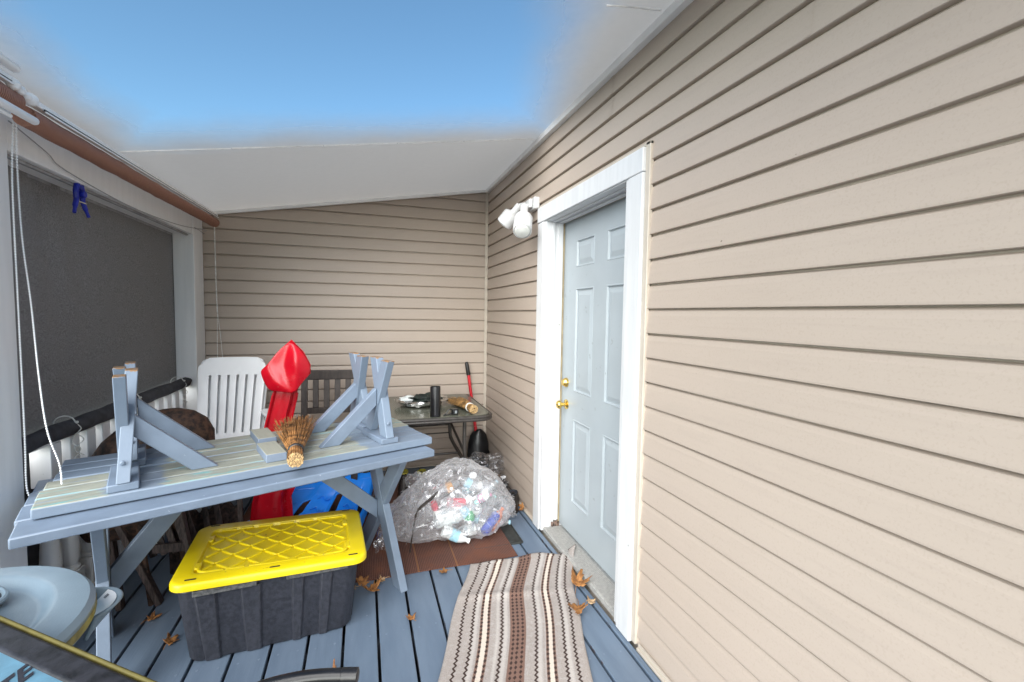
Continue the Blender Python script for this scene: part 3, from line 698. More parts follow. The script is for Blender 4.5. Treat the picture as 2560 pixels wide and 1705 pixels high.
# ------------------------------------------------------------------ picnic table and the two upturned benches
def cross_piece(L, W, H, t, nb, legx, cleat_h, foot, lw, bracex, name, label, cat, loc, rot, topmat, group=None, block=False, yc=0, half=None, cw=.012):
    root = thing(name, label, cat, loc, rot, group)
    mb = MB(); gap = .007; bw = (W - gap * (nb - 1)) / nb
    for k in range(nb):
        y = -W / 2 + k * (bw + gap); e = (.004, -.003, 0, .005, 0)[k % 5]
        mb.box(-L / 2 + e, L / 2 + e * .6, y, y + bw, H - t, H)
    obj('top_boards', mb, topmat, root, bev=.005, local=True)
    zt_ = H - t - cleat_h; half = half or W / 2 - foot; legs_ = legx if isinstance(legx, tuple) else (-legx, legx)
    for s_ in (-1, 1):
        x = legs_[0] if s_ < 0 else legs_[1]
        mb = MB(); mb.box(x - .044, x + .044, -W / 2 + cw, W / 2 - .012, zt_, H - t - .0005); obj('cleat', mb, 'paint', root, bev=.004, local=True)
        for i, sg in enumerate((-1, 1)):
            th = .040 if i == 0 else .0365
            a_ = Vector((x, yc + sg * half, 0)); b_ = Vector((x, min(yc - sg * half, W / 2 - .05), zt_)); dd = (b_ - a_).normalized()
            # plank with horizontal cuts at both ends
            n_ = Vector((0, dd.z, -dd.y)); hw = lw / 2 / abs(dd.z)
            vs = [(x + sx * th / 2 + (.030 if (block and i == 0 and p is a_) else 0), p.y + sy * hw, p.z) for p in (a_, b_ - Vector((0, 0, .0006))) for sx, sy in ((-1, -1), (1, -1), (1, 1), (-1, 1))]
            mb = MB().add(vs, [(3, 2, 1, 0), (4, 5, 6, 7), (0, 1, 5, 4), (1, 2, 6, 5), (2, 3, 7, 6), (3, 0, 4, 7)])
            obj('leg', mb, 'benchleg' if block else 'paint', root, bev=.003, local=True)
        # diagonal brace, cut to sit flat against the underside
        zc = zt_ / 2; bx = s_ * bracex; w2 = .019; hh = .062 if block else .075
        x0_ = x - s_ * .021; dx = abs(bx - x0_); dz = H - t - zc; ln = math.hypot(dx, dz); cut = hh * ln / dz; up_ = hh * ln / dx
        yb_ = yc
        prof = [(x0_, zc - up_ / 2), (x0_, zc + up_ / 2), (bx + s_ * cut / 2, H - t - .0008), (bx - s_ * cut / 2, H - t - .0008)]
        n4 = len(prof); vs = [(px, yb_ - w2, pz) for px, pz in prof] + [(px, yb_ + w2, pz) for px, pz in prof]
        mb = MB().add(vs, [(3, 2, 1, 0), (4, 5, 6, 7), (0, 1, 5, 4), (1, 2, 6, 5), (2, 3, 7, 6), (3, 0, 4, 7)])
        obj('brace', mb, 'paint', root, bev=.003, local=True)
        # bolt on the outer edge of the leg
        for sg in (-1, 1):
            mb = MB()
            yy = yc - sg * half * (2 * .82 - 1)
            mb.lathe([(.009, 0), (.009, .004), (.004, .007)], 8, Matrix.Translation((x, yy - sg * (lw / 2 / .85), zt_ * .82)) @ Matrix.Rotation(R(90 * sg), 4, 'X'))
            if block: obj('bolt', mb, 'paint', root, local=True)
    if block:
        mb = MB(); mb.box(-.04, .04, -W / 2 + .03, W / 2 - .045, H - t - .036, H - t - .0005); obj('centre_cleat', mb, 'block', root, bev=.003, local=True)
    return root
aT = R(22.3); UT = Vector((math.cos(aT), math.sin(aT), 0)); VT = Vector((-math.sin(aT), math.cos(aT), 0))
FL = Vector((-1.0, 1.685, 0))
cT = FL + UT * .7215 + VT * .30
cross_piece(1.443, .60, .757, .035, 4, (-.53, .622), .03, .085, .085, .20, 'picnic_table', 'blue-grey painted wooden picnic table standing upright under two benches', 'table', cT, (0, 0, aT), 'paint', yc=.125, half=.255, cw=.10)
aB = R(20.9); UB = Vector((math.cos(aB), math.sin(aB), 0)); VB = Vector((-math.sin(aB), math.cos(aB), 0)); OB = Vector((-1.008, 1.805, 0))
Hb = .443
c1 = OB + UB * .72 + VB * .145; c1.z = .7615 + Hb
c2 = OB + UB * .74 + VB * .447; c2.z = .7615 + Hb
b1 = cross_piece(1.44, .29, Hb, .037, 3, .495, .028, .040, .072, .245, 'bench', 'front upturned bench lying legs up along the near edge of the picnic table', 'bench', c1, (math.pi, 0, aB), 'benchboards', 'two benches upturned on the table', block=True)
dup(b1, c2, (math.pi, 0, aB + math.pi), 'rear upturned bench lying legs up along the far edge of the picnic table')

# ------------------------------------------------------------------ brooms
def twig_broom(name, label, base, axis, side, r0, n, ln, spread, mt, tie_d, tie_mat, flat=.45):
    base, axis, side = Vector(base), Vector(axis).normalized(), Vector(side).normalized(); up = axis.cross(side).normalized(); side = up.cross(axis)
    if up.z < 0: up = -up
    t_ = thing(name, label, 'broom', base)
    rnd = random.Random(n); mb = MB(); tips = MB()
    for i in range(n):
        rr = math.sqrt(rnd.random()); an = rnd.random() * 2 * math.pi
        a_, b_ = rr * math.cos(an), rr * math.sin(an)
        p0 = base + side * a_ * r0 + up * b_ * r0
        p1 = p0 + axis * tie_d - side * a_ * r0 * .12 - up * b_ * r0 * .12
        L = ln * rnd.uniform(.78, 1.05)
        f = base + axis * L + side * (a_ * spread + rnd.gauss(0, .012)) + up * (b_ * r0 * flat + rnd.gauss(0, .005) - r0 * (1 - flat) * .8)
        mid = (p1 + f) / 2 + up * .004 + side * rnd.gauss(0, .004)
        w_ = rnd.uniform(.0019, .0028)
        mb.tube([p0, p1, mid, f], [w_, w_, w_ * .75, w_ * .35], 4, cap=False)
        q = base + side * a_ * r0 + up * b_ * r0
        tips.tube([q - axis * (.004 * rnd.random()), q + axis * .003], w_ * 1.15, 6)
    obj('bristles', mb, mt, t_); obj('cut_ends', tips, 'twigtip', t_)
    ring = [base + axis * tie_d + (side * math.cos(a_) + up * math.sin(a_)) * r0 * .93 for a_ in [k * 2 * math.pi / 20 for k in range(20)]]
    tb = MB()
    for o_ in (-.006, 0, .006): tb.tube([p + axis * o_ for p in ring], .004, 6, closed=True)
    obj('binding', tb, tie_mat, t_, smooth=True)
    return t_
twig_broom('hand_broom', 'brown twig hand broom with black binding lying across the upturned bench', (-.262, 1.970, .840), (-.07, .57, .050), (1, .12, 0), .030, 300, .60, .095, 'twig', .105, 'black')
twig_broom('hand_broom', 'tan twig hand broom with pale binding on the glass table corner', (.762, 3.185, .742), (-.07, .62, .0), (1, .15, 0), .032, 260, .50, .085, 'straw2', .085, 'rope', .6)

# ------------------------------------------------------------------ glass table and what stands on it
w = thing('glass_table', 'dark framed patio table with smoked glass top in the far corner', 'table', (.45, 3.6, 0))
def rrect(x0, x1, y0, y1, r, n=6):
    p = []
    for cx, cy, s0 in ((x1 - r, y1 - r, 0), (x0 + r, y1 - r, 90), (x0 + r, y0 + r, 180), (x1 - r, y0 + r, 270)):
        for k in range(n + 1): a_ = R(s0 + 90 * k / n); p.append((cx + r * math.cos(a_), cy + r * math.sin(a_)))
    return p
tx0, tx1, ty0, ty1 = .0, .905, 3.15, 4.06
mb = MB().prism(rrect(tx0 + .012, tx1 - .012, ty0 + .012, ty1 - .012, .09), .006, Matrix.Translation((0, 0, .698))); obj('glass_top', mb, 'glass', w)
mb = MB(); loop = rrect(tx0, tx1, ty0, ty1, .10)
mb.tube([(x, y, .690) for x, y in loop], .0125, 10, closed=True); mb.tube([(x, y, .672) for x, y in loop], .0125, 10, closed=True); obj('rim', mb, 'blackmetal', w, smooth=True)
for sx, xx in ((1, .715), (-1, .19)):
    for yy in (3.27, 3.87):
        sg = -1 if yy < 3.5 else 1
        mb = MB(); mb.tube(smooth_path([(xx, yy, .665), (xx, yy, .43), (xx + sx * .015, yy, .34), (xx + sx * .085, yy + sg * -.01, .21), (xx + sx * .15, yy, .09), (xx + sx * .175, yy, .012)], 6), .0145, 10); obj('leg', mb, 'blackmetal', w, smooth=True)
    mb = MB(); mb.tube(smooth_path([(xx, 3.86, .36), (xx + sx * .03, 3.75, .29), (xx + sx * .04, 3.6, .27), (xx + sx * .02, 3.42, .31), (xx, 3.28, .36)], 6), .012, 8); mb.tube([(xx, 3.87, .50), (xx + sx * .01, 3.28, .38)], .011, 8); obj('side_brace', mb, 'blackmetal', w, smooth=True)
mb = MB(); mb.tube([(.715, 3.87, .475), (.19, 3.87, .475)], .010, 8); mb.tube([(.73, 3.6, .30), (.18, 3.6, .30)], .010, 8); mb.tube([(.72, 3.87, .40), (.18, 3.87, .40)], .006, 8)
obj('cross_bar', mb, 'blackmetal', w, smooth=True)
mb = MB(); mb.lathe([(.036, 0), (.0365, .002), (.0365, .21), (.035, .214), (.031, .212), (.030, .18)], 28, Matrix.Translation((.485, 3.195, .7045)) @ Matrix.Rotation(R(-1.5), 4, 'X')); 
t_ = thing('canister', 'tall black cylinder standing at the glass table edge', 'canister', (.485, 3.195, .7045)); obj('body', mb, 'black', t_, smooth=True)
mb = MB(); mb.box(.475, .4790, 3.156, 3.1575, .72, .90); obj('seam', mb, mat('grey scuff', (.12, .12, .13), .4), t_)
# foil tray
w = thing('foil_tray', 'torn silver foil tray of dark cloth behind the black cylinder', 'tray', (.43, 3.62, .705))
def foil(u, v):
    a_ = u * 2 * math.pi; rr = interp([(0, .0), (.35, .13), (.5, .15), (.7, .155), (.85, .18), (1, .20)], v); z = interp([(0, .006), (.35, .006), (.5, .01), (.7, .045), (.85, .052), (1, .045)], v)
    n_ = noise.noise(Vector((math.cos(a_) * 3, math.sin(a_) * 3, v * 5)))
    rr *= 1 + .10 * n_; z += .018 * noise.noise(Vector((math.cos(a_) * 6, math.sin(a_) * 6, v * 8))) * v
    return (.44 + rr * 1.05 * math.cos(a_), 3.63 + rr * .95 * math.sin(a_), .7065 + max(z, .001))
obj('foil', MB().grid(56, 16, foil), 'foil', w, smooth=True)
def crumple(c, rx, ry, rz, seed, amp=.35, nu=28, nv=18, zmin=None, freq=2.2):
    def fn(u, v):
        a_, b_ = u * 2 * math.pi, (v - .5) * math.pi
        d_ = Vector((math.cos(a_) * math.cos(b_), math.sin(a_) * math.cos(b_), math.sin(b_)))
        k = 1 + amp * noise.noise(d_ * freq + Vector((seed, 0, 0))) + amp * .45 * abs(noise.noise(d_ * freq * 2.4 + Vector((0, seed, 0))))
        p = Vector((c[0] + rx * d_.x * k, c[1] + ry * d_.y * k, c[2] + rz * d_.z * k))
        if zmin is not None: p.z = max(p.z, zmin)
        return p
    return MB().grid(nu, nv, fn)
obj('crumpled_cloth', crumple((.47, 3.6, .752), .11, .08, .04, 4., .6, zmin=.712), 'darkcloth', w, smooth=True)
obj('paper', crumple((.36, 3.66, .748), .09, .07, .022, 9., .5, zmin=.714), 'milky', w, smooth=True)
w = thing('binder_clip', 'small black clip lying near the front of the glass table', 'clip', (.598, 3.215, .7045), (0, 0, R(12)))
mb = MB(); mb.box(.012, .055, -.02, .02, .0, .042); obj('block', mb, 'black', w, bev=.004, local=True)
mb = MB(); mb.tube(smooth_path([(.012, 0, .035), (-.012, .0, .040), (-.035, 0, .012), (-.055, .0, .003), (-.03, .0, .002), (.012, 0, .006)], 5), .004, 6); mb.box(-.004, .010, -.012, .012, .004, .014); obj('handle', mb, 'black', w, smooth=True, local=True)
mb = MB(); mb.box(.025, .042, -.0208, -.0202, .010, .032); obj('plate', mb, 'foil', w, local=True)

# ------------------------------------------------------------------ shovel in the corner
w = thing('shovel', 'red handled shovel with black grip and scoop leaning in the corner', 'shovel', (1.0, 4.05, 0))
top, gb, sk = Vector((.922, 4.165, .985)), Vector((.942, 4.155, .86)), Vector((1.012, 4.09, .27))
mb = MB(); mb.tube([gb, sk], .0145, 12); obj('handle', mb, 'red', w, smooth=True)
mb = MB(); dr = (gb - top).normalized(); mb.tube([top, top + dr * .008, top + dr * .03, gb - dr * .01, gb], [.008, .0155, .0175, .0185, .0175], 14); obj('grip', mb, 'black', w, smooth=True)
def scoop(u, v):
    z = lerp(.34, .02, v); wd = interp([(0, .035), (.12, .075), (.35, .095), (.8, .11), (1, .10)], v)
    s_ = (u - .5) * 2; 
    return (1.03 + s_ * wd - .01 * v, 4.10 - .10 * v + .045 * (s_ ** 2) - .03 * (1 - v), z + .02 * (1 - s_ * s_) * (v < .5))
obj('scoop', MB().grid(14, 14, scoop), 'black', w, smooth=True, solid=.006)
mb = MB(); mb.tube([sk + Vector((0, .0, .02)), sk + Vector((.012, -.015, -.10))], [.02, .016], 12); obj('socket', mb, 'black', w, smooth=True)

# ------------------------------------------------------------------ chairs
def plastic_chair(label, dx, dy, dz):
    w = thing('plastic_chair', label, 'chair', (-.90 + dx, 3.45 + dy, 0 + dz), group='stacked white plastic chairs')
    w.location = (-.90 + dx, 3.45 + dy, dz)
    # back: local coords, origin under the seat centre
    zs_ = [.44, .50, .575] + [.575 + (.97 - .575) * i / 8 for i in range(1, 9)] + [1.0, 1.03, 1.06, 1.08, 1.0955]
    sl = [-.148 + .0585 * i for i in range(6)]
    xs_ = [-.222, -.205]
    for c in sl: xs_ += [c - .0085, c + .0085]
    xs_ += [.19, .207]
    def pt(x, z):
        wd = interp([(.44, .86), (.6, .90), (1.0, 1.0), (1.1, 1.0)], z)
        xx = x * wd
        if z > 1.03:                                     # rounded shoulders
            lim = .222 * (1 - max(0, (z - 1.03) / .0655) ** 2 * .22); xx = max(-lim, min(lim * .95, xx))
            z -= .012 * (x / .21) ** 4
        y = .10 + (z - .44) * .30 + .10 * (x ** 2) * -2.0 + .02
        return Vector((xx, y, z))
    vs = [pt(x, z) for z in zs_ for x in xs_]; nx = len(xs_); fs = []
    for j in range(len(zs_) - 1):
        for i in range(nx - 1):
            slot = i >= 2 and i < nx - 3 and (i % 2 == 0) and 2 <= j < 10
            if not slot: fs.append((j * nx + i, j * nx + i + 1, (j + 1) * nx + i + 1, (j + 1) * nx + i))
    obj('backrest', MB().add(vs, fs), 'plastic_white', w, bev=.003, solid=.016, local=True)
    obj('seat', MB().grid(8, 8, lambda u, v: Vector((lerp(-.22, .22, u) * (1 + .05 * (1 - v)), lerp(-.30, .14, v), .43 - .02 * math.sin(math.pi * u) + .015 * (1 - v)))), 'plastic_white', w, smooth=True, solid=.014, local=True)
    for s_ in (-1, 1):
        arm = smooth_path([(s_ * .205, .20, .71), (s_ * .25, .10, .70), (s_ * .285, -.03, .685), (s_ * .29, -.18, .66), (s_ * .28, -.25, .62), (s_ * .27, -.285, .52)], 6)
        mb = MB()
        for a_, b_ in zip(arm, arm[1:]): mb.bar(a_, b_, .048, .016, (0, .2, 1), .004, .004)
        obj('armrest', mb, 'plastic_white', w, bev=.004, local=True)
        mb = MB(); mb.bar((s_ * .27, -.285, .52), (s_ * .285, -.32, -dz * 0 + .0), .05, .03, (0, 1, 0)); obj('leg', mb, 'plastic_white', w, bev=.006, local=True)
        mb = MB(); mb.bar((s_ * .20, .14, .45), (s_ * .235, .24, .0), .05, .03, (0, 1, 0)); obj('leg', mb, 'plastic_white', w, bev=.006, local=True)
        obj('arm_bracket', MB().grid(4, 4, lambda u, v: Vector((s_ * lerp(.215, .275, u), lerp(.14, -.1, u * .9), lerp(.47, .66, v)))), 'plastic_white', w, solid=.01, local=True)
    return w
plastic_chair('upper white plastic slat-back chair behind the benches', .005, 0, 0.0)
lo = plastic_chair('lower white plastic chair nested behind the upper slat-back one', .005, .052, 0.0)
for ch in lo.children:
    if ch.name.startswith('backrest'): ch.location = (0, 0, -.105)

def slat_chair(w, m_):
    M_ = m_
    def P(x, y, z): return M_ @ Vector((x, y, z))
    def B(mb, x0, x1, y0_, y1_, z0_, z1_): mb.box(x0, x1, y0_, y1_, z0_, z1_, M_); return mb
    lean = lambda z: (z - .45) * .10
    def vbar(mb, x, z0_, z1_, wd, th): return mb.bar(P(x, .20 + lean(z0_), z0_), P(x, .20 + lean(z1_), z1_), wd, th, (0, 1, 0))
    for s_ in (-1, 1): obj('back_post', vbar(MB(), s_ * .205, 0., .945, .045, .04), 'darkwood', w, bev=.004)
    obj('top_rail', MB().bar(P(-.235, .20 + lean(.94), .935), P(.235, .20 + lean(.94), .935), .032, .075), 'darkwood', w, bev=.006)
    obj('lower_rail', MB().bar(P(-.183, .20 + lean(.66), .655), P(.183, .20 + lean(.66), .655), .026, .045), 'darkwood', w, bev=.004)
    for k in range(4): obj('slat', vbar(MB(), -.122 + k * .081, .6775, .8975, .043, .018), 'darkwood', w, bev=.003)
    for k in range(6): obj('seat_slat', B(MB(), -.21, .21, -.25 + k * .072, -.19 + k * .072, .425, .445), 'darkwood', w, bev=.003)
    for s_ in (-1, 1): obj('front_leg', B(MB(), s_ * .205 - .022, s_ * .205 + .022, -.25, -.21, 0, .6), 'darkwood', w, bev=.003)
    for s_ in (-1, 1): obj('armrest', B(MB(), s_ * .215 - .03, s_ * .215 + .03, -.27, .19, .60, .622), 'darkwood', w, bev=.004)
    obj('apron', B(MB(), -.183, .183, -.24, -.22, .36, .42), 'darkwood', w, bev=.003)
w = thing('patio_chair', 'dark brown slat-back chair between the red sled and the bench legs', 'chair', (-.255, 3.62, 0))
slat_chair(w, Matrix.Translation((-.255, 3.62, 0)) @ Matrix.Rotation(R(-4), 4, 'Z'))

# folded weathered chair leaning under the left end of the table
w = thing('folding_chair', 'folded dark weathered slat chair leaning under the left table end', 'chair', (-1.02, 2.6, 0))
for (a_, b_) in (((-.952, 2.56, 0), (-1.12, 2.56, .46)), ((-1.112, 2.565, 0), (-1.165, 2.60, .48))):
    obj('leg', MB().bar(a_, b_, .026, .042, (0, 1, 0)), 'darkwood2', w, bev=.004)
for k in range(6):
    o_ = Vector((.044 * k, .010 * k, 0)); a_ = Vector((-1.045, 2.63, .20)) + o_; b_ = Vector((-1.165, 2.70, .56)) + o_
    obj('slat', MB().bar(a_, b_, .030, .012, (0, 1, 0)), 'darkwood2', w, bev=.003)
obj('rail', MB().bar((-1.055, 2.605, .26), (-.80, 2.67, .22), .02, .045), 'darkwood2', w, bev=.003)
obj('rail', MB().bar((-1.15, 2.655, .52), (-.90, 2.72, .50), .02, .045), 'darkwood2', w, bev=.003)
obj('back_leg', MB().bar((-.80, 2.60, 0), (-.93, 2.70, .56), .026, .042, (0, 1, 0)), 'darkwood2', w, bev=.004)

# round rusty fire pit behind the left bench legs
w = thing('fire_pit', 'round rusty brown fire pit with domed lid behind the left bench legs', 'fire pit', (-1.0, 2.66, 0))
sh = Matrix.Identity(4); sh[0][2] = .30
m_ = Matrix.Translation((-1.20, 2.615, 0)) @ Matrix.Rotation(R(20), 4, 'Z') @ sh @ Matrix.Diagonal((.98, .50, 1, 1))
obj('bowl', MB().lathe([(.16, .34), (.21, .40), (.245, .52), (.252, .60), (.258, .66), (.250, .67)], 40, m_), 'rust', w, smooth=True)
obj('lid', MB().lathe([(.262, .672), (.262, .69), (.257, .72), (.232, .80), (.18, .868), (.11, .912), (.04, .932), (.004, .934)], 40, m_), 'rust', w, smooth=True)
for k in range(3):
    a_ = R(40 + 120 * k); obj('leg', MB().tube([(-1.06 + .15 * math.cos(a_), 2.655 + .08 * math.sin(a_), .40), (-1.02 + .19 * math.cos(a_), 2.66 + .10 * math.sin(a_), 0)], .014, 8), 'rust', w)
obj('rim_band', MB().lathe([(.2635, .660), (.2665, .664), (.2665, .676), (.2635, .680)], 40, m_, cap=False), 'rust', w, smooth=True)

# ------------------------------------------------------------------ red sled, blue rack
w = thing('snow_sled', 'bright red molded plastic sled standing on end beside the white chair', 'sled', (-.5, 3.0, 0))
ZS = .985
tabL = [(0, -.66), (.1, -.655), (.28, -.635), (.42, -.60), (.55, -.585), (.74, -.560), (.90, -.522), (.962, -.510), (.975, -.512), (1.0, -.535), (1.06, -.560), (1.11, -.563), (1.16, -.512), (1.22, -.462), (1.262, -.425), (1.275, -.408)]
tabR = [(0, -.43), (.1, -.43), (.28, -.44), (.36, -.405), (.42, -.410), (.55, -.435), (.74, -.432), (.90, -.395), (.96, -.385), (1.0, -.372), (1.05, -.334), (1.11, -.326), (1.16, -.336), (1.22, -.372), (1.262, -.398), (1.275, -.404)]
def sled(u, v):
    z = ZS * v; a_, b_ = interp(tabL, min(z, .955)), interp(tabR, min(z, .955)); x = lerp(a_, b_, u); y = 3.02
    if z < .965:                                          # channel: flat floor, step, recessed side wall
        y += .045 * max(0, min(1, (u - (.70 + .06 * math.sin(z * 9))) / .06)) - .03 * math.exp(-(u / .05) ** 2) + .014 * math.sin(z * 5)
    y += .006 * noise.noise(Vector((u * 3, z * 4, 7)))
    return (x, y, z)
obj('shell', MB().grid(30, 100, sled), 'red', w, smooth=True, solid=.006)
mb = MB()
mb.tube([sled(0.0, i / 60) for i in range(4, 58)], .006, 8); mb.tube([sled(1.0, i / 60) for i in range(4, 58)], .006, 8)
obj('rolled_edge', mb, 'red', w, smooth=True)
def s3(px, py, off):        # nose vertices, measured across its face; 1 unit = 0.000467 m
    return Vector((-.413 + (px - 500) * .000468 * (1 - off * .0), 2.985 + off, 1.268 - (py - 100) * .000455))
nv = [(px_, py_, of_ * .55) for px_, py_, of_ in [(500, 100, -.02), (645, 270, -.055), (722, 440, -.03), (724, 560, -.02), (645, 640, -.05), (545, 805, -.085), (400, 772, -.06), (245, 760, -.025), (185, 620, -.02), (148, 500, -.015), (235, 430, -.045), (335, 270, -.03), (335, 640, -.105), (565, 330, -.125), (570, 560, -.115), (420, 470, -.03), (640, 455, -.09), (450, 640, -.075)]]
nf = [(0, 1, 13), (1, 16, 13), (1, 2, 16), (2, 3, 16), (16, 14, 13), (3, 14, 16), (3, 4, 14), (4, 5, 14), (0, 13, 15), (0, 15, 11), (11, 15, 10), (10, 15, 12), (15, 17, 12), (15, 14, 17), (13, 14, 15), (14, 5, 17), (17, 5, 12), (10, 12, 9), (9, 12, 8), (8, 12, 7), (7, 12, 6), (6, 12, 5)]
nose = MB().add([s3(*p) for p in nv], nf)
o_ = obj('nose', nose, 'red', w, solid=.012, sub=3, smooth=True)
at_ = o_.data.attributes.new('crease_edge', 'FLOAT', 'EDGE')
for e_ in o_.data.edges: at_.data[e_.index].value =   .25 if len([f for f in o_.data.polygons if set(e_.vertices) <= set(f.vertices)]) == 2 else .7
bk = MB().add([s3(p[0], p[1], .02 + .05 * (k in (12, 13, 14, 15, 16, 17))) for k, p in enumerate(nv)], nf); obj('nose_back', bk, 'red', w, bev=.01, solid=.006, segs=3)

w = thing('plastic_rack', 'blue molded plastic rack with slots lying under the picnic table', 'rack', (-.3, 3.2, 0))
A_, B_, C_, D_ = Vector((-.76, 3.02, .135)), Vector((-.02, 3.03, .055)), Vector((.085, 3.44, .275)), Vector((-.50, 3.34, .24))
def bil(u, v, h=0):
    p = (A_ * (1 - u) + B_ * u) * (1 - v) + (D_ * (1 - u) + C_ * u) * v
    p = Vector(p); p.z += h - .05 * math.sin(math.pi * v) * .6; return p
us = [0, .03, .30, .34, .42, .455, .60, .64, .72, .755, .88, .905, .955, .975, 1]; vs_ = [0, .06, .11, .22, .34, .46, .58, .66, .72, .78, .9, .96, 1]
holes = {(3, j) for j in range(2, 6)} | {(7, j) for j in range(2, 7)} | {(11, j) for j in range(3, 5)}
def rk(i, j):
    h = 0
    if 4 <= i <= 5 or 8 <= i <= 9: h = .018
    if j in (0, 12) or i in (0, 14): h -= .03
    if j in (4,): h -= .012
    if 3 <= i <= 12 and 2 <= j <= 8: h -= .022 * (i % 4 in (1, 2))
    return bil(us[i], vs_[j], h)
mb = MB(); nx = len(us); mb.add([rk(i, j) for j in range(len(vs_)) for i in range(nx)], [(j * nx + i, j * nx + i + 1, (j + 1) * nx + i + 1, (j + 1) * nx + i) for j in range(len(vs_) - 1) for i in range(nx - 1) if (i, j) not in holes])
obj('molded_top', mb, 'bluetray', w, bev=.004, solid=.012)
for v0 in (.16, .40, .62, .84):
    mb = MB(); mb.tube([bil(u, v0 + .03 * math.sin(u * 9), .006) for u in [k / 30 for k in range(1, 30)] if not any(us[a_] - .01 < u < us[a_ + 1] + .01 for a_ in (3, 7, 11))], .006, 6) if v0 > .8 else [mb.tube([bil(lerp(p, q, k / 6), v0 + .05 * math.sin(k), .004) for k in range(7)], .005, 6) for p, q in ((.06, .28), (.47, .59), (.77, .87))]
    obj('rib', mb, 'bluetray', w, smooth=True)
mb = MB()
for p in ((.03, .06), (.94, .06), (.93, .92), (.06, .9)):
    q = bil(*p); mb.bar((q.x, q.y, 0.012), (q.x, q.y, q.z - .01), .03, .03, (0, 1, 0))
obj('foot', mb, 'bluetray', w, bev=.004)

# ------------------------------------------------------------------ tote
tr = R(4.5); tc_ = Vector((-.388, 2.30, 0))
w = thing('storage_tote', 'black storage tote with bright yellow lid in front of the picnic table', 'tote', tc_, (0, 0, tr))
def ring(hx, hy, r, z, n=6): return [Vector((x, y, z)) for x, y in rrect(-hx, hx, -hy, hy, r, n)]
def loft(mb, rings, cap0=True, cap1=True):
    n = len(rings[0]); vs = [p for r in rings for p in r]; fs = []
    for i in range(len(rings) - 1):
        for k in range(n): fs.append((i * n + k, i * n + (k + 1) % n, (i + 1) * n + (k + 1) % n, (i + 1) * n + k))
    if cap0: fs.append(tuple(range(n - 1, -1, -1)))
    if cap1: fs.append(tuple((len(rings) - 1) * n + k for k in range(n)))
    return mb.add(vs, fs)
mb = MB(); loft(mb, [ring(.306, .205, .05, .0), ring(.314, .213, .05, .012), ring(.345, .240, .05, .325)])
obj('tub', mb, 'tub', w, bev=.008, local=True)
# raised tapering flutes on the long side and short sides
def flute(mb, x0, x1, sgn=-1):
    def f(x, z, o): 
        k = z / .325; return Vector((x * lerp(1, 1.10, k), sgn * (lerp(.2085, .2405, k) + o), z))
    pts = []
    for z, wdt in ((.004, 0.25), (.305, 1.)):
        c = (x0 + x1) / 2; h = (x1 - x0) / 2
        pts.append([f(c - h * lerp(.80, 1, wdt), z, -.004), f(c - h * lerp(.80, 1, wdt) + .012, z, .010), f(c + h * lerp(.80, 1, wdt) - .012, z, .010), f(c + h * lerp(.80, 1, wdt), z, -.004)])
    vs = pts[0] + pts[1]; mb.add(vs, [(0, 1, 5, 4), (1, 2, 6, 5), (2, 3, 7, 6), (0, 3, 2, 1), (4, 5, 6, 7)])
for x0, x1 in ((-.262, -.178), (-.115, -.030), (.060, .120), (.165, .225)):
    mb = MB(); flute(mb, x0, x1); obj('flute', mb, 'tub', w, bev=.003, local=True)
for s_ in (-1, 1):
    for c in (-.10, .10):
        mb = MB(); vs = []
        for z, k in ((.004, 0), (.305, 1)):
            for dy, o in ((-.045, -.004), (-.035, .009), (.035, .009), (.045, -.004)): vs.append(Vector((s_ * (lerp(.311, .3445, k * .94) + o), (c + dy) * lerp(1, 1.1, k), z)))
        mb.add(vs, [(0, 1, 5, 4), (1, 2, 6, 5), (2, 3, 7, 6), (0, 3, 2, 1), (4, 5, 6, 7)]); obj('flute', mb, 'tub', w, bev=.003, local=True)
mb = MB()
for x0, x1 in ((-.28, -.055), (.055, .30)): mb.box(x0, x1, -.258, -.236, .304, .327)
loft(mb, [ring(.352, .247, .05, .3265), ring(.354, .249, .05, .338)], True, True); obj('tub_lip', mb, 'tublip', w, bev=.003, local=True)
lidm = bpy.data.objects.new('lid', None)
mb = MB()
HX, HY = .372, .272
prof = [(0, .332), (.0, .350), (.004, .359), (.012, .3635), (.055, .3640), (.062, .3655), (.070, .3640), (.076, .352), (.082, .3515)]
loft(mb, [ring(HX - i_, HY - i_, max(.06 - i_ * .45, .02), z, 8) for i_, z in [(.014, .333)] + prof], False, True)
lid = obj('lid', mb, 'yellow', w, local=True, smooth=True, bev=0)
lid.rotation_euler = (0, R(-.9), 0); lid.rotation_euler = (0, R(1.6), 0)
# diamond ribs on the sunken panel
mb = MB(); PX, PY = HX - .088, HY - .088; pit = .118
def clipseg(x0, y0_, x1, y1_):
    t0, t1 = 0., 1.; dx, dy = x1 - x0, y1_ - y0_
    for p, q in ((-dx, x0 + PX), (dx, PX - x0), (-dy, y0_ + PY), (dy, PY - y0_)):
        if abs(p) < 1e-9:
            if q < 0: return None
        else:
            r_ = q / p
            if p < 0: t0 = max(t0, r_)
            else: t1 = min(t1, r_)
    return None if t0 >= t1 - .02 else ((x0 + dx * t0, y0_ + dy * t0), (x0 + dx * t1, y0_ + dy * t1))
for i in range(-5, 6):
    for j in range(-5, 6):
        cx, cy = i * pit + (j % 2) * pit / 2, j * pit * .5
        for dx, dy in ((pit / 2, pit / 2), (-pit / 2, pit / 2)):
            s_ = clipseg(cx + dx * .02, cy + dy * .02, cx + dx * .86, cy + dy * .86)
            if s_:
                (xa, ya), (xb, yb2) = s_; mb.bar((xa, ya, .3535), (xb, yb2, .3535), .0135, .010)
obj('lid_ribs', mb, 'yellow', lid, bev=.0035, local=True)
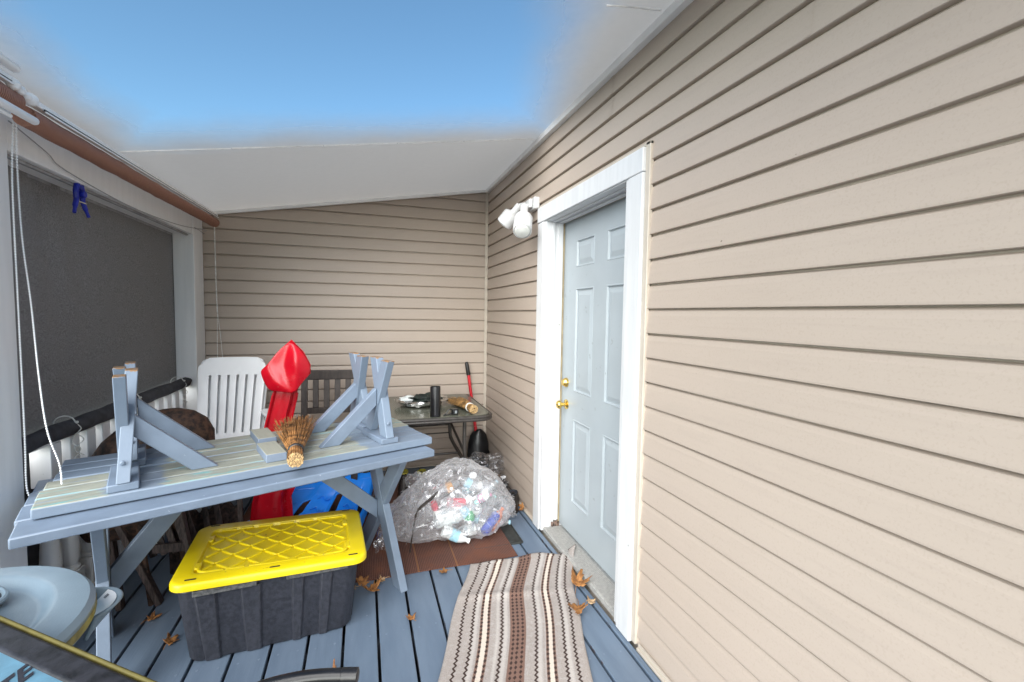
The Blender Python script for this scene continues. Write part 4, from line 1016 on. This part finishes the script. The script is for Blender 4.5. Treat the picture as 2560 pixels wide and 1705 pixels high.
def tab(fn):
    mb = MB(); fn(mb); obj('lid_tab', mb, 'yellow', lid, bev=.004, local=True)
for x in (-.235, -.16, -.075, .02, .11, .19, .25):
    tab(lambda mb: mb.box(x - .032, x + .030, HY - .083, HY - .070, .352, .3625))
    if abs(x) > .05 and x < .2: tab(lambda mb: mb.box(x - .025, x + .045, -HY + .066, -HY + .083, .352, .3660))
for y in (-.135, .11):
    for s_ in (-1, 1): tab(lambda mb: mb.box(s_ * (HX - .080) - .012, s_ * (HX - .080) + .012, y - .028, y + .022, .352, .3660))
tab(lambda mb: mb.box(-.06, .085, -HY + .062, -HY + .083, .352, .3665))
for s_ in (-1, 1): tab(lambda mb: mb.tube(smooth_path([(s_ * (HX - .085), -HY + .13, .360), (s_ * (HX - .09), -HY + .095, .360), (s_ * (HX - .115), -HY + .078, .360), (s_ * (HX - .17), -HY + .075, .360)], 5), .008, 8))
for x, y in ((-HX + .075, -HY + .030), (.0, -HY + .030), (HX - .06, -HY + .032), (-HX + .07, HY - .024), (HX - .07, HY - .024)):
    obj('slot', MB().prism(rrect(x - .020, x + .020, y - .0045, y + .0045, .004, 3), .0012, Matrix.Translation((0, 0, .3638))), 'hole', lid, local=True)

# ------------------------------------------------------------------ rugs and mat
mb = MB().grid(60, 60, lambda u, v: (lerp(-.80, .868, u), lerp(2.462, 3.98, v) + .004 * math.sin(u * 20) * (1 - v), .004 + .0015 * noise.noise(Vector((u * 9, v * 9, 0)))))
for i, p in enumerate(mb.v): pass
t_ = obj('outdoor_rug', mb, 'brownrug', solid=.005); tag(t_, 'dark brown ribbed outdoor rug under the bag and the picnic table', 'rug')
def srug(u, v):
    L = Vector((interp([(0, .575), (.22, .462), (.55, .30), (1, .075)], v), interp([(0, 2.442), (.22, 2.20), (.55, 1.77), (1, 1.14)], v), 0))
    Q = Vector((interp([(0, 1.212), (.25, 1.035), (.6, .885), (1, .705)], v), interp([(0, 2.405), (.25, 2.06), (.6, 1.60), (1, 1.13)], v), 0))
    p = L * (1 - u) + Q * u
    p.x += .006 * math.sin(v * 14 + u * 3); z = .008
    z += .010 * math.exp(-((v - .25) / .02) ** 2) * (.4 + .6 * math.sin(3 * u + .4) ** 2)      # fold crease
    z += .004 * noise.noise(Vector((u * 3, v * 6, 2))) + .004
    if u > .86 and v < .12: z += .034 * (1 - v / .12) * (u - .86) / .14                          # corner on the sill
    if v < .1: z += .012 * math.sin(u * 7.5) ** 2 * (1 - v / .1)
    if v < .02 : p.y -= .012 * math.sin(u * 9.)
    return Vector((p.x, p.y, max(z, .007)))
mb = MB().grid(60, 110, srug)
t_ = obj('striped_rug', mb, 'stripedrug', solid=.006, smooth=True); tag(t_, 'grey and brown striped rug with zigzag lines before the door', 'rug')
uvl = t_.data.uv_layers.new(name='UVMap')
for lp in t_.data.loops:
    i = lp.vertex_index; uvl.data[lp.index].uv = ((i % 61) / 60, (i // 61) / 110)
mb = MB().prism(rrect(.63, .957, 2.60, 3.05, .02, 4), .004, Matrix.Translation((0, 0, .0004))); t_ = thing('rubber_mat', 'small black rubber mat edge showing beside the clear bag', 'mat', (.8, 2.8, .01)); obj('sheet', mb, 'mat', t_, bev=.001)
mb = MB(); mb.tube([(x, y, .0045) for x, y in rrect(.637, .950, 2.607, 3.043, .02, 4)], .0028, 6, closed=True); obj('rim', mb, 'mat', t_, smooth=True)

# ------------------------------------------------------------------ clear bag of bottles
def bagfn(u, v):
    a_, b_ = u * 2 * math.pi, (v - .5) * math.pi
    d_ = Vector((math.cos(a_) * math.cos(b_), math.sin(a_) * math.cos(b_), math.sin(b_)))
    r1 = noise.noise(d_ * 1.7 + Vector((2, 0, 0))); r2 = abs(noise.noise(d_ * 4.2 + Vector((0, 5, 0)))); r3 = abs(noise.noise(d_ * 9 + Vector((0, 0, 8))))
    k = 1 + .10 * r1 - .25 * r2 - .012 * r3 + .08
    p = Vector((.615 + .335 * d_.x * k, 2.935 + .325 * d_.y * k, .19 + .235 * d_.z * k))
    p.z *= 1 - .22 * d_.x * d_.x; p.z += .03 * max(0, 1 - (d_.x * d_.x + d_.y * d_.y) * 4)
    if d_.x < -.25: 
        f = (-d_.x - .25) / .75; p.x -= .16 * f; p.y -= .05 * f; p.z *= (1 - .25 * f)
    p.z = max(p.z, .018 + .004 * r3); return p
w = thing('recycling_bag', 'big clear plastic bag full of empty bottles on the brown rug', 'bag', (.6, 2.93, .012))
obj('bag_film', MB().grid(96, 56, bagfn), 'bag', w, smooth=True)
# open neck of the bag: loose sheets spreading to the left and right
def sheet(corners, seed, amp=.03, nu=30, nv=24, zmin=.013):
    A1, B1, C1, D1 = [Vector(c) for c in corners]
    def fn(u, v):
        p = (A1 * (1 - u) + B1 * u) * (1 - v) + (D1 * (1 - u) + C1 * u) * v
        q = Vector((u * 3 + seed, v * 3, seed)); d_ = abs(noise.noise(q * 1.3)) * 1.6 - .4 + abs(noise.noise(q * 3.1)) * .6
        e = Vector((noise.noise(q * 2 + Vector((9, 0, 0))), noise.noise(q * 2 + Vector((0, 9, 0))), d_)) * amp
        p = p + e; p.z = max(p.z, zmin); return p
    return MB().grid(nu, nv, fn)
obj('bag_mouth', sheet([(.24, 2.73, .03), (.46, 2.78, .24), (.56, 2.97, .40), (.27, 3.02, .36)], 3., .045), 'bag', w, smooth=True)
obj('bag_mouth', sheet([(.07, 2.76, .02), (.25, 2.80, .05), (.34, 2.98, .30), (.16, 2.98, .16)], 11., .05), 'bag', w, smooth=True)
obj('bag_flap', sheet([(.90, 2.86, .05), (1.02, 2.95, .02), (.99, 3.08, .05), (.88, 3.03, .20)], 21., .03), 'bag', w, smooth=True)
obj('bag_flap', sheet([(.50, 3.0, .40), (.80, 3.02, .36), (.78, 3.18, .30), (.52, 3.15, .34)], 31., .03), 'bag', w, smooth=True)
obj('bag_fringe', sheet([(.06, 2.72, .014), (.16, 2.76, .03), (.17, 2.90, .16), (.09, 2.93, .12)], 41., .025), 'bagdark', w, smooth=True)

def bottle(name, label, cat, loc, axis, h, r, body, cap=None, band=None, group=None, kind='bottle'):
    q = Vector(axis).normalized().to_track_quat('Z', 'Y').to_matrix().to_4x4()
    e = q.to_euler(); t_ = thing(name, label, cat, loc, e, group)
    if kind == 'can': prof = [(r * .82, 0), (r, .006), (r, h - .012), (r * .84, h), (r * .78, h - .003), (.002, h - .004)]
    else: prof = [(r * .7, .004), (r * .95, 0), (r, .012), (r * .97, h * .25), (r, h * .28), (r * .96, h * .42), (r, h * .46), (r * .97, h * .6), (r * .8, h * .72), (r * .42, h * .86), (r * .36, h * .9), (r * .36, h * .95)]
    obj('body', MB().lathe(prof, 18), body, t_, smooth=True, local=True)
    if cap: obj('cap', MB().lathe([(r * .42, h * .93), (r * .44, h * .94), (r * .44, h), (r * .38, h * 1.005), (.002, h * 1.006)], 18), cap, t_, smooth=True, local=True)
    if band: obj('label_band', MB().lathe([(r * 1.01, h * .30), (r * 1.015, h * .31), (r * 1.015, h * .58), (r * 1.01, h * .59)], 18, cap=False), band, t_, smooth=True, local=True)
    return t_
bottle('bottle', 'clear bottle with teal cap at the right side of the bag', 'bottle', (.72, 2.80, .10), (.75, .75, .45), .21, .035, 'pet', 'capteal')
bottle('bottle', 'clear bottle with bright green label low in the bag', 'bottle', (.62, 2.70, .08), (.18, .35, .9), .20, .032, 'pet', 'label', 'greenlab')
bottle('drink_can', 'blue can against the lower right of the bag', 'can', (.72, 2.70, .055), (.62, .45, .42), .15, .030, 'bluelab', kind='can')
bottle('bottle', 'orange plastic bottle beside the blue can in the bag', 'bottle', (.775, 2.75, .05), (.62, .55, .42), .17, .032, 'orange', 'orange')
bottle('bottle', 'white bottle with pink cap near the top right of the bag', 'bottle', (.69, 2.86, .20), (.75, -.35, .35), .13, .027, 'milky', 'pink', 'pink')
bottle('drink_can', 'red can lying in the upper middle of the bag', 'can', (.50, 2.80, .235), (.95, -.1, -.1), .12, .031, 'redcan', kind='can')
bottle('drink_can', 'small red can behind the strap in the bag', 'can', (.43, 2.79, .20), (-.3, -.2, .9), .06, .022, 'redcan', kind='can')
bottle('bottle', 'bottle with amber label under the top folds of the bag', 'bottle', (.47, 2.89, .27), (.7, .1, .25), .15, .034, 'pet', 'black', 'amber')
bottle('milk_jug', 'large milky white jug in the middle of the bag', 'jug', (.42, 2.76, .15), (.95, .12, .10), .24, .055, 'milky', 'label')
bottle('bottle', 'milky bottle with pale blue label at the lower left of the bag', 'bottle', (.46, 2.71, .10), (.55, -.12, -.25), .18, .036, 'milky', 'label', 'skylab')
bottle('bottle', 'wide clear jug at the top right under the film', 'bottle', (.74, 3.02, .18), (-.2, -.45, .8), .20, .062, 'pet', 'label')
for i, (p, ax, h, r) in enumerate((((.56, 2.73, .055), (.9, .1, .1), .19, .034), ((.50, 2.84, .06), (.2, .9, .1), .20, .034), ((.66, 2.92, .07), (.5, .8, .2), .20, .035), ((.58, 2.78, .14), (-.2, .5, .8), .19, .034), ((.60, 2.96, .22), (.9, .3, .1), .19, .034), ((.55, 3.06, .10), (.9, .1, .3), .20, .035), ((.70, 2.78, .18), (-.6, .3, .5), .18, .033), ((.53, 2.72, .16), (.9, .25, .3), .17, .034), ((.61, 2.72, .20), (-.8, .3, .3), .17, .033))):
    bottle('bottle', 'plain clear bottle jumbled among others inside the bag', 'bottle', p, ax, h, r, 'pet', 'label', 'milky' if i % 3 == 0 else ('skylab' if i % 3 == 1 else None), group='plain bottles inside the clear bag')
rb = random.Random(5)
for i in range(16):
    a_ = rb.uniform(math.pi * .95, math.pi * 2.05); rr_ = rb.uniform(.45, .80); hh = rb.uniform(.05, .30)
    kz = math.sqrt(max(.15, 1 - ((hh - .19) / .26) ** 2)); p = (.615 + .30 * rr_ * kz * math.cos(a_), 2.935 + .28 * rr_ * kz * math.sin(a_), hh)
    bottle('bottle', 'plain clear bottle jumbled among others inside the bag', 'bottle', p, (rb.uniform(-1, 1), rb.uniform(-.5, .5), rb.uniform(-.4, .8)), rb.uniform(.13, .17), rb.uniform(.027, .034), 'pet', ('label', 'capteal', 'skylab', 'label')[i % 4], (None, 'milky', 'skylab', 'milky', None)[i % 5], group='plain bottles inside the clear bag')
mb = MB(); pth = smooth_path([(.435, 2.745, .325), (.36, 2.715, .285), (.305, 2.70, .245), (.285, 2.685, .18), (.268, 2.665, .10), (.255, 2.64, .03)], 6)
for i_, (a_, b_) in enumerate(zip(pth, pth[1:])):
    wd = interp([(0, .040), (8, .034), (16, .016), (30, .010)], i_); mb.bar(a_, b_, .004, wd, (0.35, -.2, .8), .003, .003)
tag(obj('strap', mb, 'strap', bev=.0015), 'bent black-brown strap lying on the left of the clear bag', 'strap')

# crumpled clear wrap in the corner and dark bag by the wall
t_ = thing('plastic_wrap', 'crumpled clear plastic wrap heaped in the corner below the shovel', 'wrap', (.97, 3.62, .012))
obj('film', crumple((.985, 3.62, .17), .175, .10, .075, 3., .55, 48, 30, zmin=.014, freq=2.8), 'bagdark', t_, smooth=True)
obj('loose_end', sheet([(.80, 3.5, .10), (.93, 3.42, .09), (1.0, 3.6, .10), (.86, 3.66, .18)], 51., .05), 'bagdark', t_, smooth=True)
t_ = thing('trash_bag', 'small shiny black trash bag against the side wall behind the clear bag', 'bag', (.99, 3.32, .012))
obj('bag_skin', crumple((.985, 3.34, .075), .085, .17, .07, 6., .5, 48, 30, zmin=.012, freq=2.6), mat('shiny black film', (.02, .021, .024), .2, .2, 20, .5, 30), t_, smooth=True)
obj('clear_layer', crumple((.99, 3.38, .10), .085, .15, .075, 8., .5, 40, 26, zmin=.012, freq=2.8), 'bagdark', t_, smooth=True)

w = thing('folded_rug', 'dark brown folded rug heaped under the table behind the yellow-lidded tote', 'rug', (-.72, 2.98, .012))
def heap(u, v):
    x = lerp(-1.0, -.70, u); a_ = math.pi * v
    h = .30 * (1 - .25 * u) + .03 * noise.noise(Vector((u * 4, v * 2, 0)))
    return (x + .03 * noise.noise(Vector((v * 3, u * 2, 4))), 2.98 - .16 * math.cos(a_) - .06 * math.sin(u * 7) + .05 * u, .013 + max(0, h * math.sin(a_) ** .7 + .012 * math.sin(u * 40 + v * 9) * math.sin(a_)))
obj('folds', MB().grid(50, 24, heap), mat('dark brown pile', (.050, .030, .024), .95, .4, 40, .8, 150), w, smooth=True)
for x, y, z, dx in ((-.86, 2.80, .02, -.16), (-.80, 2.83, .02, -.10), (-.73, 2.84, .02, -.13), (-.66, 2.86, .02, -.05)):
    t_ = thing('wood_stick', 'dark wooden stick leaning on the brown rug heap under the table', 'stick', (x, y, .0), group='dark sticks under the table')
    obj('shaft', MB().bar((x, y, .004), (x + dx, y + .13, .60), .026, .02, (0, 1, 0)), 'darkwood2', t_, bev=.003)

# ------------------------------------------------------------------ shoes
def shoe(label, loc, rz, L, mt, lining=None, tall=0, group=None, tilt=0):
    t_ = thing('shoe', label, 'shoe', loc, (R(tilt), 0, rz), group)
    def up(u, v):
        y = lerp(-L / 2, L / 2, v); wd = interp([(0, .02), (.06, .042), (.25, .045), (.5, .040), (.72, .050), (.9, .042), (.97, .022), (1, .003)], v)
        h = interp([(0, .07 + tall), (.3, .085 + tall), (.48, .075 + tall * .3), (.62, .058), (.85, .044), (1, .02)], v)
        a_ = math.pi * u; return Vector((wd * math.cos(a_), y, .012 + h * math.sin(a_) ** .8))
    obj('upper', MB().grid(14, 22, up), mt, t_, smooth=True, local=True)
    pl = [(interp([(0, .02), (.06, .044), (.25, .047), (.5, .042), (.72, .053), (.9, .045), (1, .004)], v), lerp(-L / 2, L / 2 + .004, v)) for v in [k / 14 for k in range(15)]]
    obj('sole', MB().prism(pl + [(-x, y) for x, y in reversed(pl)], .014), 'black', t_, bev=.003, local=True)
    mb = MB(); mb.lathe([(.036, 0), (.034, .004), (.026, -.004)], 18, Matrix.Translation((0, -L * .26, .092 + tall)) @ Matrix.Diagonal((1, 1.5, 1, 1)))
    obj('lining', mb, lining or 'candark', t_, smooth=True, local=True)
    mb = MB()
    for k in range(4): mb.tube(smooth_path([(-.018, L * (.02 + .06 * k), .085 - .008 * k + tall * .15), (0, L * (.02 + .06 * k), .093 - .008 * k + tall * .15), (.018, L * (.02 + .06 * k), .085 - .008 * k + tall * .15)], 4), .0028, 6)
    obj('laces', mb, 'greycord', t_, smooth=True, local=True)
    return t_
shoe('black shoe lying against the wall to the right of the clear bag', (1.045, 3.115, .001), R(155), .25, 'black')
shoe('dark brown boot with yellow lining beside the table leg', (.275, 3.36, .008), R(172), .27, 'brownshoe', 'olive', .14)
shoe('dark brown boot with olive yellow lining behind the left edge of the bag', (.40, 3.42, .008), R(160), .27, 'brownshoe', 'olive', .11)
t_ = thing('sneaker', 'dark sneaker with red tags behind the top of the clear bag', 'shoe', (.60, 3.40, .008), (0, 0, R(100)))
obj('upper', crumple((.60, 3.40, .085), .11, .05, .07, 14., .25, zmin=.012), 'black', t_, smooth=True)
for p in ((.505, 3.36, .115), (.555, 3.35, .13), (.60, 3.345, .145)): obj('red_tag', MB().lathe([(.004, -.016), (.015, -.008), (.015, .008), (.004, .016)], 10, Matrix.Translation(p) @ Matrix.Rotation(R(60), 4, 'X')), 'redtag', t_, smooth=True)

# ------------------------------------------------------------------ dry leaves
def leaf(label, loc, size, rz, seed, mt='leaf', curl=.5, tilt=(0, 0)):
    size *= .86
    rnd = random.Random(seed); n = 40; vs = [Vector((0, 0, 0))]; fs = []
    lob = [(-2.2, .55), (-1.25, .85), (0, 1.0), (1.25, .85), (2.2, .55)]
    for ringk in (.4, .72, 1.):
        for i in range(n):
            a_ = -math.pi + 2 * math.pi * i / n
            r_ = .42 + .58 * max(l * math.exp(-((a_ - c) / .42) ** 2) for c, l in lob)
            r_ *= (1 + .22 * rnd.uniform(-1, 1)) if ringk == 1. else 1
            r_ = lerp(.38, r_, ringk) * ringk * size
            x, y = r_ * math.sin(a_), r_ * math.cos(a_)
            z = curl * (x * x * 1.4 / size + .35 * y * y / size) + size * .16 * noise.noise(Vector((x / size * 2.4, y / size * 2.4, seed)))
            vs.append(Vector((x, y, z)))
    for i in range(n): fs.append((0, 1 + i, 1 + (i + 1) % n))
    for k in range(2):
        for i in range(n): fs.append((1 + k * n + i, 1 + (k + 1) * n + i, 1 + (k + 1) * n + (i + 1) % n, 1 + k * n + (i + 1) % n))
    mn = min(v.z for v in vs); vs = [v - Vector((0, 0, mn)) for v in vs]
    t_ = thing('dry_leaf', label, 'leaf', loc, (R(tilt[0]), R(tilt[1]), rz), 'dry leaves on the deck')
    obj('blade', MB().add(vs, fs), mt, t_, smooth=True, solid=.0012, local=True)
    c0 = vs[0]; obj('stem', MB().tube(smooth_path([c0 + Vector((0, 0, .001)), c0 + Vector((.004, -size * .7, .008)), c0 + Vector((.014, -size * 1.25, .004))], 5), .0012, 5), mt, t_, local=True)
leaf('dry brown leaf on the front edge of the brown rug', (.421, 2.424, .004), .040, R(70), 1, curl=.3)
leaf('curled brown leaf at the tote corner on the rug edge', (-.015, 2.44, .010), .052, R(20), 2, tilt=(25, 10))
leaf('large curled brown leaf on the deck by the tote corner', (.035, 2.365, .004), .062, R(-140), 3, curl=.7)
leaf('pale torn leaf tucked beside the tote and the rug', (-.062, 2.405, .004), .042, R(100), 4, 'leafpale', tilt=(10, 0))
leaf('spiky brown leaf on the right edge of the striped rug', (1.075, 2.095, .022), .075, R(-40), 5, curl=.9, tilt=(12, 20))
leaf('small pale leaf on the deck between striped rug and door', (1.075, 1.945, .004), .036, R(-70), 6, 'leafpale', .3)
leaf('largest brown leaf half on the striped rug edge', (.985, 1.895, .020), .066, R(150), 7, curl=.6, tilt=(0, 8))
leaf('small brown leaf on the deck under the left table end', (-.935, 2.43, .004), .042, R(-60), 8)
leaf('small brown leaf beside the left side of the tote', (-.80, 2.235, .004), .040, R(-30), 9, tilt=(0, 20))
leaf('orange brown leaf near the black chair arm', (-.12, 1.845, .004), .034, R(-80), 10, curl=.8)
leaf('narrow brown leaf stuck in a gap between deck boards', (.207, 2.085, .004), .032, R(10), 11, curl=.5)
leaf('flat pale leaf under the rug front edge by the table leg', (.09, 2.43, .009), .036, R(95), 12, 'leafpale', .3)
leaf('amber leaf against the wall beside the black shoe', (1.098, 3.04, .03), .042, R(0), 13, curl=.2, tilt=(20, -65))
leaf('red-brown leaf against the wall behind the clear bag', (1.098, 3.62, .06), .042, R(40), 14, curl=.2, tilt=(0, -70))

# ------------------------------------------------------------------ bins at lower left
cc = Vector((-.895, 1.172, 0)); rl = .312
w = thing('trash_can', 'grey plastic trash can with round lid beside the near post', 'trash can', cc)
m_ = Matrix.Translation(cc)
obj('body', MB().lathe([(.215, 0), (.225, .01), (.268, .68), (.285, .70), (.285, .735)], 48, m_), 'can', w, smooth=True)
lid2 = obj('lid', MB().lathe([(rl - .006, .722), (rl, .730), (rl, .758), (rl - .010, .770), (rl - .062, .778), (rl - .074, .774), (rl - .086, .760), (rl - .10, .757), (.12, .775), (.06, .782), (.003, .784)], 64, m_), 'can', w, smooth=True)
obj('rim_edge', MB().lathe([(rl + .0006, .731), (rl + .0016, .736), (rl + .0016, .746), (rl + .0006, .750)], 64, m_, cap=False), mat('rim colour fringe', (.30, .26, .08), .5, .3, 20), lid2, smooth=True)  # lens colour fringe painted on as a thin yellow band
mb = MB(); hm = Matrix.Translation((-.845, 1.305, .781)) @ Matrix.Rotation(R(-28), 4, 'Z')
mb.lathe([(.004, .0005), (.05, .0012), (.052, .0006)], 32, hm @ Matrix.Diagonal((1.5, .9, 1, 1)))
obj('grip_hollow', mb, 'candark', lid2, smooth=True)
mb = MB(); mb.tube([hm @ Vector((.078 * math.cos(a_), .047 * math.sin(a_), .001)) for a_ in [k * 2 * math.pi / 36 for k in range(36)]], .006, 8, closed=True); obj('grip_rim', mb, 'can', lid2, smooth=True)
def handle(u, v):
    a0 = Vector((-.690, 1.392, .70)); d1 = Vector((.055, -.106, 0)); out_ = Vector((.058, .030, -.01))
    s_ = math.sin(math.pi * min(max(u, .02), .98)) ** .45
    p = a0 + d1 * (u - .28) * 1.35 + out_ * (s_ * lerp(.35, 1.25, v)) + Vector((0, 0, -.052 * (1 - v) + .012 * s_))
    return p
obj('handle', MB().grid(24, 10, handle), 'can', w, smooth=True, solid=.007)
n_ = (Vector(handle(.6, .5)) - Vector(handle(.4, .5))).cross(Vector(handle(.5, .9)) - Vector(handle(.5, .3))).normalized()
if n_.z < 0: n_ = -n_
st = MB().grid(6, 4, lambda u, v: Vector(handle(lerp(.22, .74, u), lerp(.12, .86, v))) + n_ * .006); s1 = obj('sticker', st, 'label', w)
st = MB()
for k in range(5): st.add([Vector(handle(lerp(.30, .33, q) + .012 * k, lerp(.56, .72, r_))) + n_ * .0075 for q, r_ in ((0, 0), (.25, 0), (.25, 1), (0, 1))], [(0, 1, 2, 3)])
obj('barcode', st, 'ink', s1, local=False)

# board with black border lying on the can
o0 = Vector((-.677, 1.116, 0)); e1 = Vector((.789, -.614, 0)).normalized(); e2 = Vector((-e1.y, e1.x, 0)) * -1      # e2 points back toward the camera side
if e2.y > 0: e2 = -e2
w = thing('foam_board', 'light blue board with black border lying over the grey can', 'board', tuple(o0 + e1 * .1 + e2 * .2 + Vector((0, 0, .795))))
def bp(s_, t2, z): return o0 + e1 * s_ + e2 * t2 + Vector((0, 0, z))
def slab(mb, s0, s1_, t0, t1, z0_, z1_): 
    vs = [bp(a_, b_, z) for z in (z0_, z1_) for a_, b_ in ((s0, t0), (s1_, t0), (s1_, t1), (s0, t1))]
    return mb.add(vs, [(3, 2, 1, 0), (4, 5, 6, 7), (0, 1, 5, 4), (1, 2, 6, 5), (2, 3, 7, 6), (3, 0, 4, 7)])
slen = .52
obj('panel', slab(MB(), -.34, slen - .04, .04, .45, .800, .826), 'board', w, bev=.004)
mb = MB(); slab(mb, -.40, slen, .0, .045, .797, .830); slab(mb, -.40, -.355, .045, .50, .797, .830); slab(mb, slen - .045, slen, .045, .50, .797, .830); slab(mb, -.355, slen - .045, .455, .50, .797, .830)
obj('border', mb, mat('black rubber border', (.022, .022, .028), .5, .3, 30, .3, 120, speck=((.12, .08, .08), 60, .72)), w, bev=.007, segs=3)
obj('edge_strip', slab(MB(), -.40, slen, -.0075, -.001, .800, .8315), 'oliveedge', w, bev=.003)
# letters (flat prisms on the panel)
def letter(polys):
    mb = MB()
    for poly in polys:
        n = len(poly); lo_ = [bp(a_, b_, .8264) for a_, b_ in poly]; hi = [bp(a_, b_, .8272) for a_, b_ in poly]
        mb.add(lo_ + hi, [tuple(range(n, 2 * n))] + [(i, (i + 1) % n, (i + 1) % n + n, i + n) for i in range(n)])
    return mb
def st_(x, y): # letter space -> panel space (slanted caps)
    P0 = Vector((-.543, .883, 0)); ax = Vector((.016, .047, 0)); ay = Vector((-.024, .040, 0))
    p = P0 + ax * x + ay * y - o0; return (p.dot(e1), p.dot(e2))
def rects(rs): return [[st_(a_, b_), st_(c_, b_), st_(c_, d_), st_(a_, d_)] for a_, b_, c_, d_ in rs]
obj('lettering', letter(rects([(-.05, .76, .50, 1.0), (.14, 0, .32, .76)]) + rects([(.58, 0, .76, 1.0), (.76, .80, 1.05, 1.0), (.76, .42, 1.02, .60), (.76, .0, 1.05, .2)])), 'ink', w)

# ------------------------------------------------------------------ black tube arm of a chair at the bottom edge
w = thing('camp_chair', 'black tubular chair arm reaching in at the bottom edge', 'chair', (-.22, .80, 0))
arm = smooth_path([(-.019, 1.078, .582), (-.10, 1.098, .584), (-.17, 1.108, .582), (-.24, 1.108, .575), (-.31, 1.085, .56), (-.36, 1.03, .54), (-.38, .95, .53)], 8)
obj('armrest', MB().tube(arm, .0165, 16), 'black', w, smooth=True)
d0 = (Vector(arm[0]) - Vector(arm[1])).normalized()
mb = MB(); mb.tube([Vector(arm[0]) - d0 * .034, Vector(arm[0]) - d0 * .033, Vector(arm[0]) + d0 * .002, Vector(arm[0]) + d0 * .004], [.0168, .0178, .0178, .013], 16); obj('end_plug', mb, 'black', w, smooth=True)
for x, y in ((-.38, .95), (-.02, .62), (-.40, .50)): obj('leg', MB().tube([(x, y, .53), (x * 1.02, y, .0)], .012, 10), 'blackmetal', w, smooth=True)
obj('rail', MB().tube([(-.38, .95, .53), (-.40, .50, .53), (-.02, .62, .53)], .012, 10), 'blackmetal', w, smooth=True)
obj('seat', MB().grid(6, 6, lambda u, v: Vector((lerp(-.38, -.05, u), lerp(.52, .90, v), .40 - .03 * math.sin(math.pi * u) * math.sin(math.pi * v)))), 'hem', w, smooth=True, solid=.006)

# ------------------------------------------------------------------ camera
cam = bpy.data.cameras.new('camera'); co = bpy.data.objects.new('camera', cam); C.objects.link(co)
yaw, pitch, roll = 0.318136169, -0.0591213278, 0.014534608
f_ = Vector((math.sin(yaw) * math.cos(pitch), math.cos(yaw) * math.cos(pitch), math.sin(pitch)))
r_ = Vector((math.cos(yaw), -math.sin(yaw), 0)); u_ = r_.cross(f_)
rr_ = r_ * math.cos(roll) + u_ * math.sin(roll); uu_ = -r_ * math.sin(roll) + u_ * math.cos(roll)
co.matrix_world = Matrix(((rr_.x, uu_.x, -f_.x, 0), (rr_.y, uu_.y, -f_.y, 0), (rr_.z, uu_.z, -f_.z, CH), (0, 0, 0, 1)))
cam.sensor_width = 36; cam.lens = 15.8988; cam.clip_start = .05; cam.clip_end = 2000
sc.camera = co

# ------------------------------------------------------------------ light
SUN_EL, SUN_AZ = R(32), math.atan2(-.55, -.83)              # behind the camera, slightly left
sd = Vector((math.sin(SUN_AZ) * math.cos(SUN_EL), math.cos(SUN_AZ) * math.cos(SUN_EL), math.sin(SUN_EL)))
L = bpy.data.lights.new('sun', 'SUN'); L.energy = 2.5; L.angle = R(80); L.color = (1, .955, .905)
lo_ = bpy.data.objects.new('sun', L); C.objects.link(lo_); lo_.rotation_euler = (-sd).to_track_quat('-Z', 'Y').to_euler(); lo_.location = (-3, -6, 5)
wd = bpy.data.worlds.new('World'); sc.world = wd; wd.use_nodes = True; t = wd.node_tree
sky = t.nodes.new('ShaderNodeTexSky'); sky.sky_type = 'NISHITA'; sky.sun_disc = False
sky.sun_elevation = SUN_EL; sky.sun_rotation = SUN_AZ; sky.air_density = 1.0; sky.dust_density = .8; sky.ozone_density = 1.0
bg = t.nodes['Background']; bg.inputs[1].default_value = .05
tint = t.nodes.new('ShaderNodeMix'); tint.data_type = 'RGBA'; tint.blend_type = 'MULTIPLY'; tint.inputs[0].default_value = 1; tint.inputs[7].default_value = (.72, .97, 1.02, 1)
t.links.new(sky.outputs[0], tint.inputs[6]); t.links.new(tint.outputs[2], bg.inputs[0])
sc.view_settings.view_transform = 'Standard'; sc.view_settings.look = 'None'; sc.view_settings.gamma = 1; sc.view_settings.exposure = 2.1
sc.cycles.transparent_max_bounces = 24; sc.cycles.max_bounces = 8
